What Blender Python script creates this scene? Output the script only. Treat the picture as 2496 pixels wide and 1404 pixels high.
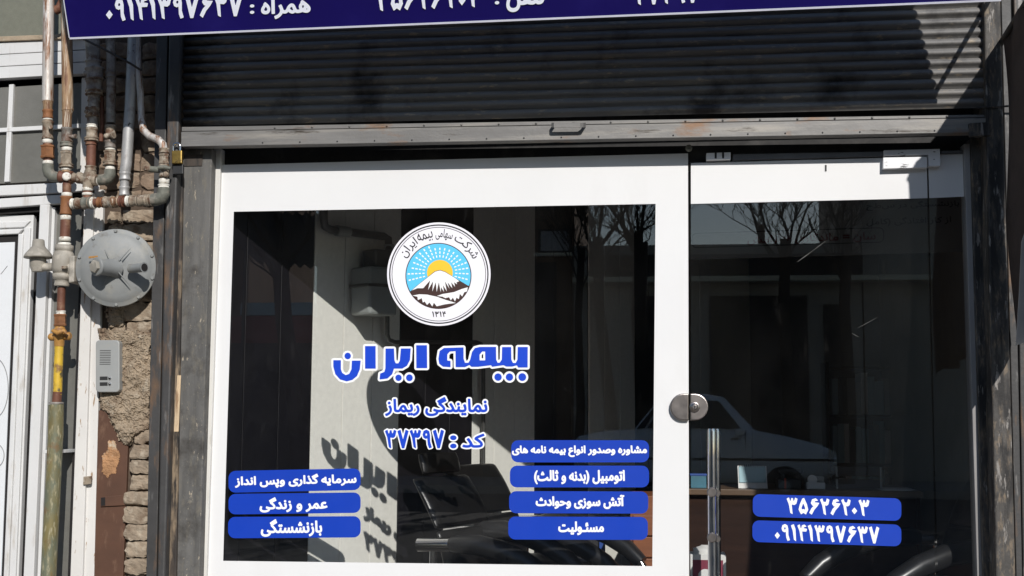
import bpy, bmesh, math, random
import numpy as np
from mathutils import Vector, Matrix
random.seed(7)
D = bpy.data; S = bpy.context.scene; COL = S.collection
for o in list(D.objects): D.objects.remove(o)
R = math.radians

# ------------------------------------------------------------------ camera, world, sun, exposure
EYE = Vector((0.0, -5.0, 1.15)); YAW, PITCH, ROLL = R(6.5), R(6.0), R(0.30); FPX = 3000.0
FWD = Vector((-math.sin(YAW)*math.cos(PITCH), math.cos(YAW)*math.cos(PITCH), math.sin(PITCH)))
_r = Vector((math.cos(YAW), math.sin(YAW), 0)); _u = _r.cross(FWD)
RIGHT = math.cos(ROLL)*_r + math.sin(ROLL)*_u; UP = -math.sin(ROLL)*_r + math.cos(ROLL)*_u
cam = D.cameras.new('camera'); camo = D.objects.new('camera', cam); COL.objects.link(camo)
cam.sensor_width = 36.0; cam.lens = 36.0*FPX/2496.0; cam.clip_end = 500; cam.clip_start = 0.05
camo.matrix_world = Matrix(((RIGHT.x, UP.x, -FWD.x, EYE.x), (RIGHT.y, UP.y, -FWD.y, EYE.y), (RIGHT.z, UP.z, -FWD.z, EYE.z), (0, 0, 0, 1)))
S.camera = camo
SUN_TRAVEL = Vector((-0.34, 1.0, -0.645)).normalized()
sd = D.lights.new('sun', 'SUN'); sd.energy = 4.4; sd.angle = R(0.5); sd.color = (1.0, 0.968, 0.925)
so = D.objects.new('sun', sd); COL.objects.link(so); so.rotation_euler = SUN_TRAVEL.to_track_quat('-Z', 'Y').to_euler(); so.location = (3, -8, 8)
wd = D.worlds.new('World'); S.world = wd; wd.use_nodes = True
nt = wd.node_tree; sky = nt.nodes.new('ShaderNodeTexSky'); sky.sky_type = 'NISHITA'; sky.sun_disc = False
ts = -SUN_TRAVEL; sky.sun_elevation = math.asin(ts.z); sky.sun_rotation = math.atan2(ts.x, ts.y)
sky.air_density = 1.2; sky.dust_density = 0.5; sky.ozone_density = 3.0
nt.links.new(sky.outputs[0], nt.nodes['Background'].inputs[0]); nt.nodes['Background'].inputs[1].default_value = 0.11
S.view_settings.view_transform = 'Standard'; S.view_settings.look = 'None'; S.view_settings.exposure = 0.0; S.view_settings.gamma = 1.0
S.cycles.max_bounces = 10; S.cycles.transparent_max_bounces = 16; S.cycles.sample_clamp_indirect = 6

# ------------------------------------------------------------------ measuring helpers: a picture measurement on a plane of known depth
def ray(px, py): return (FWD*FPX + RIGHT*(px-1248.0) + UP*(702.0-py))
def W(px, py, y=0.0):
    d = ray(px, py); t = (y-EYE.y)/d.y; return EYE + d*t
class Plane:
    def __init__(s, p, n): s.p = Vector(p); s.n = Vector(n).normalized()
    def __call__(s, px, py, off=0.0):
        d = ray(px, py); t = (s.p + s.n*off - EYE).dot(s.n)/d.dot(s.n); return EYE + d*t
def facing(y): return Plane((0, y, 0), (0, -1, 0))
GLASS = facing(0.0)
def X(px, py, y=0.0): return W(px, py, y).x
def Z(px, py, y=0.0): return W(px, py, y).z

# ------------------------------------------------------------------ materials
MATS = {}
def newmat(name):
    m = D.materials.new(name); m.use_nodes = True; nt = m.node_tree; b = nt.nodes['Principled BSDF']; MATS[name] = m
    return m, nt, b
def N(nt, t, **k):
    n = nt.nodes.new(t)
    for a, v in k.items(): setattr(n, a, v)
    return n
def noise(nt, scale, detail=4, rough=0.6, vec=None, stretch=None):
    tc = N(nt, 'ShaderNodeTexCoord'); n = N(nt, 'ShaderNodeTexNoise'); n.inputs['Scale'].default_value = scale
    n.inputs['Detail'].default_value = detail; n.inputs['Roughness'].default_value = rough
    if stretch:
        mp = N(nt, 'ShaderNodeMapping'); mp.inputs['Scale'].default_value = stretch
        nt.links.new(tc.outputs['Object'], mp.inputs[0]); nt.links.new(mp.outputs[0], n.inputs[0])
    else: nt.links.new(tc.outputs['Object'], n.inputs[0])
    return n.outputs['Fac']
def ramp(nt, fac, a, b, ca=(0, 0, 0), cb=(1, 1, 1)):
    r = N(nt, 'ShaderNodeValToRGB'); e = r.color_ramp.elements
    e[0].position = a; e[1].position = b; e[0].color = (*ca, 1); e[1].color = (*cb, 1)
    nt.links.new(fac, r.inputs[0]); return r.outputs[0]
def mix(nt, fac, a, b):
    m = N(nt, 'ShaderNodeMix', data_type='RGBA')
    for s, v in ((6, a), (7, b)):
        if isinstance(v, tuple): m.inputs[s].default_value = (*v, 1)
        else: nt.links.new(v, m.inputs[s])
    if isinstance(fac, float): m.inputs[0].default_value = fac
    else: nt.links.new(fac, m.inputs[0])
    return m.outputs[2]
def M(name, col, rough=0.6, metal=0.0, var=0.25, scale=6.0, layers=(), bump=0.0, bscale=40.0, spec=0.5, stretch=None, coat=0.0):
    """base colour with soft value variation, then layers (colour, noise scale, low, high, stretch) of dirt, rust or wear"""
    if name in MATS: return MATS[name]
    m, nt, b = newmat(name)
    d = tuple(max(0, c*(1-var)) for c in col); l = tuple(min(1, c*(1+var)) for c in col)
    c = ramp(nt, noise(nt, scale, stretch=stretch), 0.3, 0.7, d, l)
    for ly in layers:
        f = ramp(nt, noise(nt, ly[1], 6, 0.65, stretch=ly[4] if len(ly) > 4 else None), ly[2]-0.045, ly[3]-0.05)
        c = mix(nt, f, c, ly[0])
    nt.links.new(c, b.inputs['Base Color'])
    rr = N(nt, 'ShaderNodeMapRange'); rr.inputs['To Min'].default_value = max(0, rough-0.1); rr.inputs['To Max'].default_value = min(1, rough+0.12)
    nt.links.new(noise(nt, scale*2.3), rr.inputs[0]); nt.links.new(rr.outputs[0], b.inputs['Roughness'])
    b.inputs['Metallic'].default_value = metal; b.inputs['Specular IOR Level'].default_value = spec
    if coat: b.inputs['Coat Weight'].default_value = coat
    if bump:
        bp = N(nt, 'ShaderNodeBump'); bp.inputs['Strength'].default_value = min(1, bump); bp.inputs['Distance'].default_value = 0.004
        nt.links.new(noise(nt, bscale, 6, 0.7), bp.inputs['Height']); nt.links.new(bp.outputs[0], b.inputs['Normal'])
    return m
def glass_mat(name, tint=(0.98, 0.982, 0.98), f0=0.068, dirt=0.0):
    """thin architectural glass: clear transmission plus a Fresnel (Schlick) mirror, the same from both sides"""
    m, nt, b = newmat(name); nt.nodes.remove(b); out = nt.nodes['Material Output']
    g = N(nt, 'ShaderNodeNewGeometry'); dp = N(nt, 'ShaderNodeVectorMath', operation='DOT_PRODUCT')
    nt.links.new(g.outputs['Normal'], dp.inputs[0]); nt.links.new(g.outputs['Incoming'], dp.inputs[1])
    ab = N(nt, 'ShaderNodeMath', operation='ABSOLUTE'); nt.links.new(dp.outputs['Value'], ab.inputs[0])
    s = N(nt, 'ShaderNodeMath', operation='SUBTRACT'); s.inputs[0].default_value = 1; nt.links.new(ab.outputs[0], s.inputs[1])
    p = N(nt, 'ShaderNodeMath', operation='POWER'); nt.links.new(s.outputs[0], p.inputs[0]); p.inputs[1].default_value = 5
    ma = N(nt, 'ShaderNodeMath', operation='MULTIPLY_ADD'); nt.links.new(p.outputs[0], ma.inputs[0]); ma.inputs[1].default_value = 1-f0; ma.inputs[2].default_value = f0
    t = N(nt, 'ShaderNodeBsdfTransparent'); t.inputs[0].default_value = (*tint, 1)
    gl = N(nt, 'ShaderNodeBsdfGlossy'); gl.inputs['Roughness'].default_value = 0.0
    mx = N(nt, 'ShaderNodeMixShader'); nt.links.new(ma.outputs[0], mx.inputs[0]); nt.links.new(t.outputs[0], mx.inputs[1]); nt.links.new(gl.outputs[0], mx.inputs[2])
    # a thin uneven film of street dust
    df = N(nt, 'ShaderNodeBsdfDiffuse'); df.inputs[0].default_value = (0.5, 0.48, 0.45, 1)
    a = ramp(nt, noise(nt, 1.7, 5, 0.6, stretch=(1, 1, 0.5)), 0.42, 0.75, (0, 0, 0), (0.007, 0.007, 0.007)); b2 = ramp(nt, noise(nt, 26, 3, 0.7, stretch=(1, 1, 0.25)), 0.62, 0.75, (0, 0, 0), (0.008, 0.008, 0.008))
    ad = N(nt, 'ShaderNodeMath', operation='ADD'); nt.links.new(a, ad.inputs[0]); nt.links.new(b2, ad.inputs[1])
    m2 = N(nt, 'ShaderNodeMixShader'); nt.links.new(ad.outputs[0], m2.inputs[0]); nt.links.new(mx.outputs[0], m2.inputs[1]); nt.links.new(df.outputs[0], m2.inputs[2])
    nt.links.new(m2.outputs[0], out.inputs[0]); return m

RUST = (0.16, 0.065, 0.028); DIRT = (0.05, 0.04, 0.03)
m_vinyl = M('white_vinyl', (0.69, 0.685, 0.68), 0.45, var=0.02, scale=2, bump=0.08, bscale=7, layers=[((0.655, 0.645, 0.635), 3.5, 0.60, 0.85, (1, 1, 0.4))])
m_vblue = M('blue_vinyl', (0.004, 0.040, 0.38), 0.45, var=0.04, scale=4, spec=0.3)
m_lblue = M('logo_blue_vinyl', (0.006, 0.052, 0.52), 0.45, var=0.03, scale=4, spec=0.3)
m_vwhite = M('white_letter_vinyl', (0.82, 0.82, 0.82), 0.4, var=0.01)
m_white2 = M('emblem_white', (0.78, 0.76, 0.80), 0.4, var=0.01)
m_black = M('emblem_black', (0.012, 0.012, 0.014), 0.4, var=0.1)
m_sky = M('emblem_sky_blue', (0.10, 0.52, 0.80), 0.4, var=0.02)
m_yel = M('emblem_yellow', (0.86, 0.52, 0.03), 0.4, var=0.02)
m_brown = M('emblem_brown', (0.045, 0.018, 0.014), 0.4, var=0.05)
m_sign = M('navy_sign_film', (0.0085, 0.005, 0.088), 0.5, var=0.12, scale=1.2, layers=[((0.013, 0.009, 0.11), 2.2, 0.55, 0.8)], spec=0.1)
m_signw = M('sign_white', (0.80, 0.82, 0.90), 0.5, var=0.03)
m_trim = M('sign_edge_trim', (0.62, 0.62, 0.70), 0.5, var=0.1)
m_shut = M('shutter_paint', (0.15, 0.145, 0.14), 0.55, 0.0, var=0.16, scale=5, spec=0.35, stretch=(1, 1, 9),
           layers=[((0.21, 0.19, 0.16), 9, 0.60, 0.78, (0.35, 1, 3)), ((0.30, 0.25, 0.19), 16, 0.64, 0.72, (0.7, 1, 2.5)), ((0.24, 0.22, 0.19), 60, 0.66, 0.73, (0.3, 1, 1.5)), ((0.03, 0.028, 0.03), 3.1, 0.58, 0.74)], bump=0.25, bscale=26)
def end_wear(m):
    nt = m.node_tree; b = nt.nodes['Principled BSDF']; src = b.inputs['Base Color'].links[0].from_socket
    tc = N(nt, 'ShaderNodeTexCoord'); sx = N(nt, 'ShaderNodeSeparateXYZ'); nt.links.new(tc.outputs['Object'], sx.inputs[0])
    nz = noise(nt, 14, 5, 0.7, stretch=(1, 1, 3)); md = N(nt, 'ShaderNodeMath', operation='MULTIPLY_ADD'); nt.links.new(nz, md.inputs[0]); md.inputs[1].default_value = 0.34; nt.links.new(sx.outputs[0], md.inputs[2])
    mr = N(nt, 'ShaderNodeMapRange'); mr.inputs['From Min'].default_value = -2.2; mr.inputs['From Max'].default_value = 2.2; nt.links.new(md.outputs[0], mr.inputs[0])
    fl = lambda v: (v+2.2)/4.4
    left = ramp(nt, mr.outputs[0], fl(-1.44), fl(-1.28), (1, 1, 1), (0, 0, 0)); right = ramp(nt, mr.outputs[0], fl(1.80), fl(1.83))
    c = mix(nt, left, src, (0.016, 0.014, 0.013)); c = mix(nt, right, c, (0.30, 0.20, 0.13)); nt.links.new(c, b.inputs['Base Color'])
end_wear(m_shut)
m_rail = M('shutter_rail_metal', (0.165, 0.158, 0.15), 0.5, 0.25, var=0.2, scale=4, stretch=(0.6, 1, 5),
           layers=[((0.27, 0.25, 0.22), 7, 0.55, 0.75, (0.3, 1, 4)), ((0.20, 0.115, 0.065), 3.3, 0.62, 0.75, (1, 1, 3)), (DIRT, 12, 0.64, 0.76, (0.4, 1, 3))], bump=0.2, bscale=30)
m_guide = M('shutter_guide_metal', (0.052, 0.05, 0.049), 0.55, 0.2, var=0.25, scale=5,
            layers=[((0.14, 0.085, 0.05), 5, 0.58, 0.72, (3, 3, 0.7)), ((0.20, 0.19, 0.18), 8, 0.62, 0.74, (4, 4, 0.6))], bump=0.35, bscale=30)
m_guider = M('rusted_guide_metal', (0.062, 0.056, 0.05), 0.65, 0.1, var=0.35, scale=9,
            layers=[((0.17, 0.13, 0.09), 26, 0.55, 0.68, (2, 2, 0.6)), ((0.018, 0.016, 0.015), 6, 0.52, 0.62, (3, 3, 0.5)), ((0.24, 0.22, 0.2), 14, 0.64, 0.7, (3, 3, 0.6))], bump=0.5, bscale=35)
m_pill = M('charcoal_pillar_board', (0.10, 0.096, 0.09), 0.7, var=0.3, scale=5, stretch=(5, 5, 0.5),
           layers=[((0.135, 0.122, 0.10), 16, 0.57, 0.74, (3, 3, 0.8)), ((0.22, 0.195, 0.15), 60, 0.68, 0.73, (2, 2, 0.9)), ((0.03, 0.026, 0.022), 3.5, 0.56, 0.70), ((0.34, 0.29, 0.22), 25, 0.69, 0.73, (2, 2, 0.7))], bump=0.4, bscale=30)
m_wood = M('peeled_wood_edge', (0.30, 0.22, 0.14), 0.75, var=0.3, scale=9, stretch=(6, 6, 0.8), layers=[((0.05, 0.038, 0.03), 5, 0.42, 0.56, (3, 3, 0.7)), ((0.02, 0.017, 0.015), 9, 0.55, 0.66, (3, 3, 0.4))], bump=0.4)
m_bare = M('bare_pale_wood', (0.55, 0.41, 0.26), 0.75, var=0.25, scale=14, stretch=(8, 8, 0.6), layers=[((0.25, 0.15, 0.08), 12, 0.58, 0.70, (4, 4, 0.6))], bump=0.3)
m_core = M('dark_earth_core', (0.075, 0.052, 0.036), 0.95, var=0.3, scale=12, bump=0.9, bscale=40)
m_streak = M('glass_streak', (0.085, 0.085, 0.08), 0.8)
m_alu = M('white_aluminium', (0.62, 0.60, 0.56), 0.45, var=0.08, scale=3, layers=[((0.36, 0.32, 0.26), 11, 0.62, 0.78, (4, 4, 0.6))])
m_alug = M('grey_aluminium', (0.30, 0.29, 0.285), 0.4, 0.35, var=0.08, scale=3)
m_dark = M('dark_header_board', (0.012, 0.011, 0.011), 0.7, var=0.3, scale=8, layers=[((0.035, 0.032, 0.03), 8, 0.55, 0.7)])
m_drail = M('door_rail_metal', (0.10, 0.10, 0.105), 0.4, 0.4, var=0.15)
m_chrome = M('chrome', (0.62, 0.62, 0.63), 0.14, 1.0, var=0.06)
m_steel = M('brushed_steel', (0.33, 0.295, 0.275), 0.34, 1.0, var=0.18, scale=9)
m_patch = M('patch_fitting_film', (0.78, 0.78, 0.79), 0.45, var=0.05, layers=[((0.05, 0.05, 0.05), 26, 0.66, 0.70, (0.6, 1, 2))])
m_glass = glass_mat('clear_glass')
m_brass = M('padlock_brass', (0.42, 0.28, 0.08), 0.35, 0.9, var=0.2, scale=20, layers=[((0.10, 0.07, 0.04), 30, 0.58, 0.72)])
m_blackp = M('black_plastic', (0.02, 0.02, 0.021), 0.45, var=0.2)
m_pipew = M('worn_white_pipe', (0.50, 0.46, 0.42), 0.5, 0.2, var=0.2, scale=12, stretch=(4, 4, 0.6),
            layers=[((0.20, 0.095, 0.045), 7, 0.52, 0.62, (7, 7, 0.6)), ((0.62, 0.60, 0.57), 18, 0.58, 0.70, (5, 5, 0.6))], bump=0.25, bscale=60)
m_piper = M('rusty_pipe', (0.30, 0.19, 0.105), 0.6, 0.15, var=0.3, scale=10, stretch=(5, 5, 0.7),
            layers=[((0.14, 0.062, 0.03), 8, 0.50, 0.64, (6, 6, 0.8)), ((0.52, 0.44, 0.34), 14, 0.56, 0.68, (6, 6, 0.5))], bump=0.3, bscale=60)
m_piped = M('dirty_grey_pipe', (0.23, 0.205, 0.18), 0.6, 0.2, var=0.28, scale=14, layers=[((0.10, 0.055, 0.035), 16, 0.52, 0.66), ((0.36, 0.32, 0.27), 22, 0.60, 0.72)], bump=0.3, bscale=70)
m_pipes = M('silver_pipe', (0.38, 0.37, 0.36), 0.5, 0.35, var=0.15, scale=14, stretch=(4, 4, 0.8), layers=[((0.06, 0.05, 0.045), 40, 0.66, 0.71), ((0.2, 0.17, 0.15), 9, 0.60, 0.75)], bump=0.15, bscale=60)
m_oxide = M('red_oxide_pipe', (0.135, 0.052, 0.03), 0.65, 0.1, var=0.25, scale=18, layers=[((0.22, 0.12, 0.07), 20, 0.58, 0.72)], bump=0.3, bscale=70)
m_fit = M('grimy_fitting', (0.26, 0.21, 0.155), 0.65, 0.15, var=0.3, scale=26, layers=[((0.12, 0.062, 0.035), 24, 0.52, 0.64), ((0.42, 0.37, 0.30), 38, 0.58, 0.70)], bump=0.5, bscale=80)
m_fitg = M('green_grey_fitting', (0.135, 0.135, 0.11), 0.65, 0.1, var=0.3, scale=26, layers=[((0.25, 0.22, 0.18), 24, 0.56, 0.70)], bump=0.4, bscale=80)
m_nut = M('orange_rust_nut', (0.20, 0.082, 0.03), 0.7, 0.1, var=0.3, scale=30, bump=0.4, bscale=80)
m_tape = M('thread_tape', (0.66, 0.63, 0.56), 0.7, var=0.15, scale=60, layers=[((0.3, 0.22, 0.15), 50, 0.58, 0.70)], bump=0.3, bscale=120)
m_reg = M('regulator_grey', (0.205, 0.21, 0.205), 0.55, var=0.1, scale=8, layers=[((0.26, 0.25, 0.22), 10, 0.55, 0.75), ((0.13, 0.12, 0.105), 18, 0.64, 0.78)], bump=0.15, bscale=60)
m_regb = M('regulator_body_beige', (0.27, 0.245, 0.205), 0.6, var=0.15, scale=14, layers=[((0.42, 0.38, 0.32), 20, 0.55, 0.70)], bump=0.3, bscale=60)
m_yellow = M('yellow_gas_paint', (0.56, 0.36, 0.03), 0.5, var=0.15, scale=20, layers=[((0.10, 0.075, 0.03), 22, 0.58, 0.66), ((0.20, 0.10, 0.04), 12, 0.60, 0.72)], bump=0.2)
m_ochre = M('ochre_valve', (0.40, 0.20, 0.045), 0.6, var=0.2, scale=30, layers=[((0.2, 0.09, 0.03), 30, 0.54, 0.66)], bump=0.3, bscale=80)
m_sleeve = M('green_yellow_sleeve', (0.165, 0.135, 0.055), 0.55, 0.05, var=0.22, scale=7, stretch=(3, 3, 0.6), layers=[((0.125, 0.135, 0.09), 5, 0.50, 0.64, (2, 2, 0.8)), ((0.34, 0.30, 0.19), 26, 0.58, 0.72, (3, 3, 0.8)), ((0.16, 0.09, 0.035), 8, 0.62, 0.72)], bump=0.2)
m_housew = M('white_door_paint', (0.60, 0.595, 0.585), 0.45, var=0.07, scale=2.5, layers=[((0.42, 0.38, 0.33), 9, 0.62, 0.80, (3, 3, 0.5))], bump=0.08)
m_jamb = M('chipped_white_jamb', (0.62, 0.60, 0.57), 0.5, var=0.07, scale=3, layers=[((0.30, 0.20, 0.12), 22, 0.67, 0.71, (3, 3, 0.5))], bump=0.15)
m_gap = M('gap_shade', (0.008, 0.006, 0.006), 0.8, var=0.3)  # near-black colour puts the shade into gaps and slots
m_frost = M('grey_obscured_glass', (0.125, 0.122, 0.108), 0.42, var=0.06, scale=40, layers=[((0.17, 0.165, 0.15), 3, 0.5, 0.8)], bump=0.2, bscale=160)
m_frosto = M('olive_obscured_glass', (0.15, 0.15, 0.115), 0.42, var=0.08, scale=40, layers=[((0.4, 0.4, 0.36), 40, 0.73, 0.76)], bump=0.2, bscale=160)
m_sheet = M('white_door_sheet', (0.66, 0.67, 0.68), 0.3, var=0.02)
m_line = M('grey_line', (0.25, 0.25, 0.25), 0.5)
m_plast = M('mud_plaster', (0.30, 0.235, 0.165), 0.9, var=0.25, scale=9, layers=[((0.15, 0.10, 0.065), 8, 0.55, 0.72), ((0.40, 0.34, 0.26), 20, 0.60, 0.74)], bump=1.0, bscale=28)
m_brick = M('weathered_brick', (0.275, 0.215, 0.155), 0.9, var=0.28, scale=14, layers=[((0.17, 0.12, 0.08), 12, 0.56, 0.72), ((0.37, 0.31, 0.235), 26, 0.58, 0.72)], bump=0.9, bscale=60)
m_brickd = M('earthy_brick', (0.21, 0.15, 0.105), 0.9, var=0.3, scale=14, layers=[((0.32, 0.26, 0.19), 16, 0.56, 0.70)], bump=0.9, bscale=60)
m_bsteel = M('brown_primer_board', (0.085, 0.038, 0.021), 0.6, var=0.2, scale=5, layers=[((0.14, 0.075, 0.045), 12, 0.62, 0.75, (2, 2, 0.8))], bump=0.15)
m_peel = M('orange_peeled_plaster', (0.36, 0.19, 0.09), 0.85, var=0.25, scale=14, layers=[((0.45, 0.36, 0.26), 18, 0.56, 0.66)], bump=0.6, bscale=50)
m_inter = M('intercom_grey', (0.33, 0.335, 0.325), 0.45, 0.2, var=0.06, layers=[((0.36, 0.34, 0.3), 12, 0.6, 0.8)])
m_interd = M('intercom_dark', (0.03, 0.03, 0.03), 0.4)
m_cable = M('cable_black', (0.03, 0.024, 0.02), 0.6)
m_tarp = M('brown_canvas', (0.062, 0.042, 0.033), 0.85, var=0.15, scale=12, bump=0.3, bscale=90)
m_tarpl = M('cream_canvas', (0.55, 0.50, 0.44), 0.85, var=0.08, scale=12)
m_render = M('grey_render', (0.32, 0.29, 0.25), 0.9, var=0.15, scale=3, bump=0.5, bscale=30)
m_panell = M('pale_wall_panel', (0.82, 0.81, 0.75), 0.5, var=0.05, scale=40, bump=0.06, bscale=120)
m_paneld = M('dark_brown_wall_panel', (0.0045, 0.004, 0.0065), 0.5, var=0.25, scale=6, stretch=(5, 5, 0.4))
m_joint = M('joint_highlight', (0.88, 0.86, 0.74), 0.5, var=0.02)  # highlight along the panel joints put into this pale colour
m_iwall = M('interior_wall_paint', (0.16, 0.15, 0.135), 0.85, var=0.08)
m_ceil = M('interior_ceiling', (0.30, 0.30, 0.29), 0.9, var=0.04)
m_floor = M('interior_floor_tile', (0.12, 0.105, 0.09), 0.45, var=0.15)
m_leath = M('black_leather', (0.009, 0.0085, 0.0085), 0.32, var=0.25, scale=14, bump=0.25, bscale=60)
m_armp = M('arm_pad_black', (0.016, 0.016, 0.017), 0.3, var=0.15)
m_desk = M('walnut_desk', (0.028, 0.013, 0.008), 0.6, var=0.3, scale=3, stretch=(1, 4, 14), spec=0.15)
m_deskt = M('desk_top_wood', (0.12, 0.075, 0.045), 0.4, var=0.2, scale=3, stretch=(1, 9, 9))
m_orange = M('orange_brown_wood', (0.24, 0.085, 0.035), 0.5, var=0.2, scale=3, stretch=(1, 4, 12))
m_bluec = M('blue_rack_paint', (0.02, 0.07, 0.30), 0.5, var=0.1)
m_paper = M('paper', (0.72, 0.72, 0.70), 0.7, var=0.03)
m_papb = M('pale_blue_paper', (0.36, 0.54, 0.60), 0.7, var=0.05)
m_pink = M('maroon_print', (0.22, 0.03, 0.06), 0.6, var=0.1)
m_redo = M('orange_red_plastic', (0.42, 0.06, 0.02), 0.4)
m_banner = M('grey_banner', (0.135, 0.128, 0.12), 0.8, var=0.06)
m_redl = M('dark_red_print', (0.085, 0.012, 0.014), 0.7)
m_dkl = M('dark_print', (0.018, 0.016, 0.016), 0.7)
m_meter = M('meter_grey', (0.30, 0.32, 0.31), 0.45, var=0.05)
m_ipipe = M('interior_grey_pipe', (0.10, 0.10, 0.095), 0.4, 0.3, var=0.1)
m_asph = M('asphalt', (0.085, 0.083, 0.08), 0.9, var=0.2, scale=3, bump=0.4)
m_pave = M('paving', (0.19, 0.175, 0.155), 0.85, var=0.15, scale=4, bump=0.3)
m_opave = M('pale_paving', (0.36, 0.34, 0.31), 0.85, var=0.12, scale=4, bump=0.3)
m_earth = M('earth', (0.17, 0.15, 0.12), 0.95, var=0.2, scale=0.5)
m_obrick = M('opposite_brick', (0.20, 0.13, 0.09), 0.9, var=0.2, scale=4, bump=0.4)
m_obeige = M('opposite_render', (0.42, 0.39, 0.34), 0.9, var=0.12, scale=1.5)
m_obbar = M('pale_cornice', (0.78, 0.74, 0.58), 0.8, var=0.05)
m_odark = M('dark_metal_and_openings', (0.02, 0.02, 0.022), 0.6, var=0.2)  # dark metal, and the shade painted into the openings opposite
m_ored = M('red_sheet', (0.24, 0.015, 0.02), 0.6, var=0.15)
m_roofsh = M('corrugated_roof', (0.32, 0.29, 0.24), 0.7, var=0.25, scale=3)
m_bark = M('bark', (0.045, 0.036, 0.03), 0.9, var=0.3, scale=12, bump=0.5)
m_car = M('white_car_paint', (0.84, 0.85, 0.86), 0.25, var=0.01, coat=0.6)
m_carg = M('car_window_tint', (0.008, 0.009, 0.010), 0.08, var=0.05)
m_tyre = M('tyre_rubber', (0.02, 0.02, 0.02), 0.85)
m_lamp = M('lamp_lens', (0.5, 0.5, 0.48), 0.15)
m_curtain = M('window_curtain', (0.42, 0.42, 0.43), 0.9, var=0.2, scale=8, stretch=(6, 1, 0.2))

# ------------------------------------------------------------------ mesh builder
class MB:
    def __init__(s): s.v = []; s.f = []; s.sm = []
    def add(s, vs, fs, smooth=False):
        k = len(s.v); s.v += [Vector(v) for v in vs]; s.f += [[i+k for i in f] for f in fs]; s.sm += [smooth]*len(fs); return s
    def box(s, x0, x1, y0, y1, z0, z1):
        return s.add([(x, y, z) for z in (z0, z1) for y in (y0, y1) for x in (x0, x1)],
                     [(0, 2, 3, 1), (4, 5, 7, 6), (0, 1, 5, 4), (2, 6, 7, 3), (0, 4, 6, 2), (1, 3, 7, 5)])
    def slab(s, front, depth):
        """front: 3D loop seen from the street (counter-clockwise); pushed 'depth' (vector) backwards"""
        n = len(front); b = [Vector(p)+Vector(depth) for p in front]
        return s.add([*front, *b], [list(range(n)), list(range(2*n-1, n-1, -1))] + [[i, n+i, n+(i+1) % n, (i+1) % n] for i in range(n)])
    def tube(s, path, rad, seg=14, caps=True, smooth=True):
        path = [Vector(p) for p in path]; n = len(path)
        if not hasattr(rad, '__len__'): rad = [rad]*n
        rings = []; ref = None
        for i, p in enumerate(path):
            t = (path[min(i+1, n-1)]-path[max(i-1, 0)])
            if t.length < 1e-9: t = Vector((0, 0, 1))
            t.normalize()
            if ref is None: ref = Vector((0, 1, 0)) if abs(t.y) < 0.9 else Vector((1, 0, 0))
            a = (ref - t*ref.dot(t)).normalized(); ref = a; b = t.cross(a)
            rings.append([p + (a*math.cos(2*math.pi*k/seg)+b*math.sin(2*math.pi*k/seg))*rad[i] for k in range(seg)])
        vs = [q for r in rings for q in r]
        fs = [[i*seg+k, i*seg+(k+1) % seg, (i+1)*seg+(k+1) % seg, (i+1)*seg+k] for i in range(n-1) for k in range(seg)]
        s.add(vs, fs, smooth)
        if caps: s.add(rings[0], [list(range(seg))[::-1]]); s.add(rings[-1], [list(range(seg))])
        return s
    def lathe(s, p0, axis, prof, seg=24, smooth=True):
        """prof: (distance along axis, radius) pairs"""
        p0 = Vector(p0); axis = Vector(axis).normalized()
        a = axis.orthogonal().normalized(); b = axis.cross(a); vs = []
        for d, r in prof: vs += [p0+axis*d+(a*math.cos(2*math.pi*k/seg)+b*math.sin(2*math.pi*k/seg))*r for k in range(seg)]
        n = len(prof)
        fs = [[i*seg+k, i*seg+(k+1) % seg, (i+1)*seg+(k+1) % seg, (i+1)*seg+k] for i in range(n-1) for k in range(seg)]
        s.add(vs, fs, smooth); s.add(vs[:seg], [list(range(seg))[::-1]]); s.add(vs[-seg:], [list(range(seg))]); return s
LOC = {}
def finish(o, label=None, cat=None, group=None, kind=None):
    if label: o['label'] = label
    if cat: o['category'] = cat
    if group: o['group'] = group
    if kind: o['kind'] = kind
    return o
def root(name, loc, label, cat, group=None):
    o = D.objects.new(name, None); COL.objects.link(o); o.location = loc; o.empty_display_size = 0.1; LOC[o.name] = Vector(loc)
    return finish(o, label, cat, group)
def part(name, mb, mat, parent=None, bevel=0.0, label=None, cat=None, group=None, kind=None, segs=2):
    if parent is not None: loc = LOC[parent.name]
    else:
        xs = [v.x for v in mb.v]; ys = [v.y for v in mb.v]; zs = [v.z for v in mb.v]
        loc = Vector(((min(xs)+max(xs))/2, (min(ys)+max(ys))/2, min(zs)))
    me = D.meshes.new(name); me.from_pydata([v-loc for v in mb.v], [], mb.f); me.materials.append(mat)
    me.polygons.foreach_set('use_smooth', mb.sm); me.update()
    o = D.objects.new(name, me); COL.objects.link(o)
    if parent is not None: o.parent = parent
    else: o.location = loc
    LOC[o.name] = loc
    if bevel:
        b = o.modifiers.new('bevel', 'BEVEL'); b.width = bevel; b.segments = segs; b.limit_method = 'ANGLE'; b.angle_limit = R(40)
    return finish(o, label, cat, group, kind)
def quad(surf, pts, off=0.0): return [surf(px, py, off) for px, py in pts]

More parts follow.
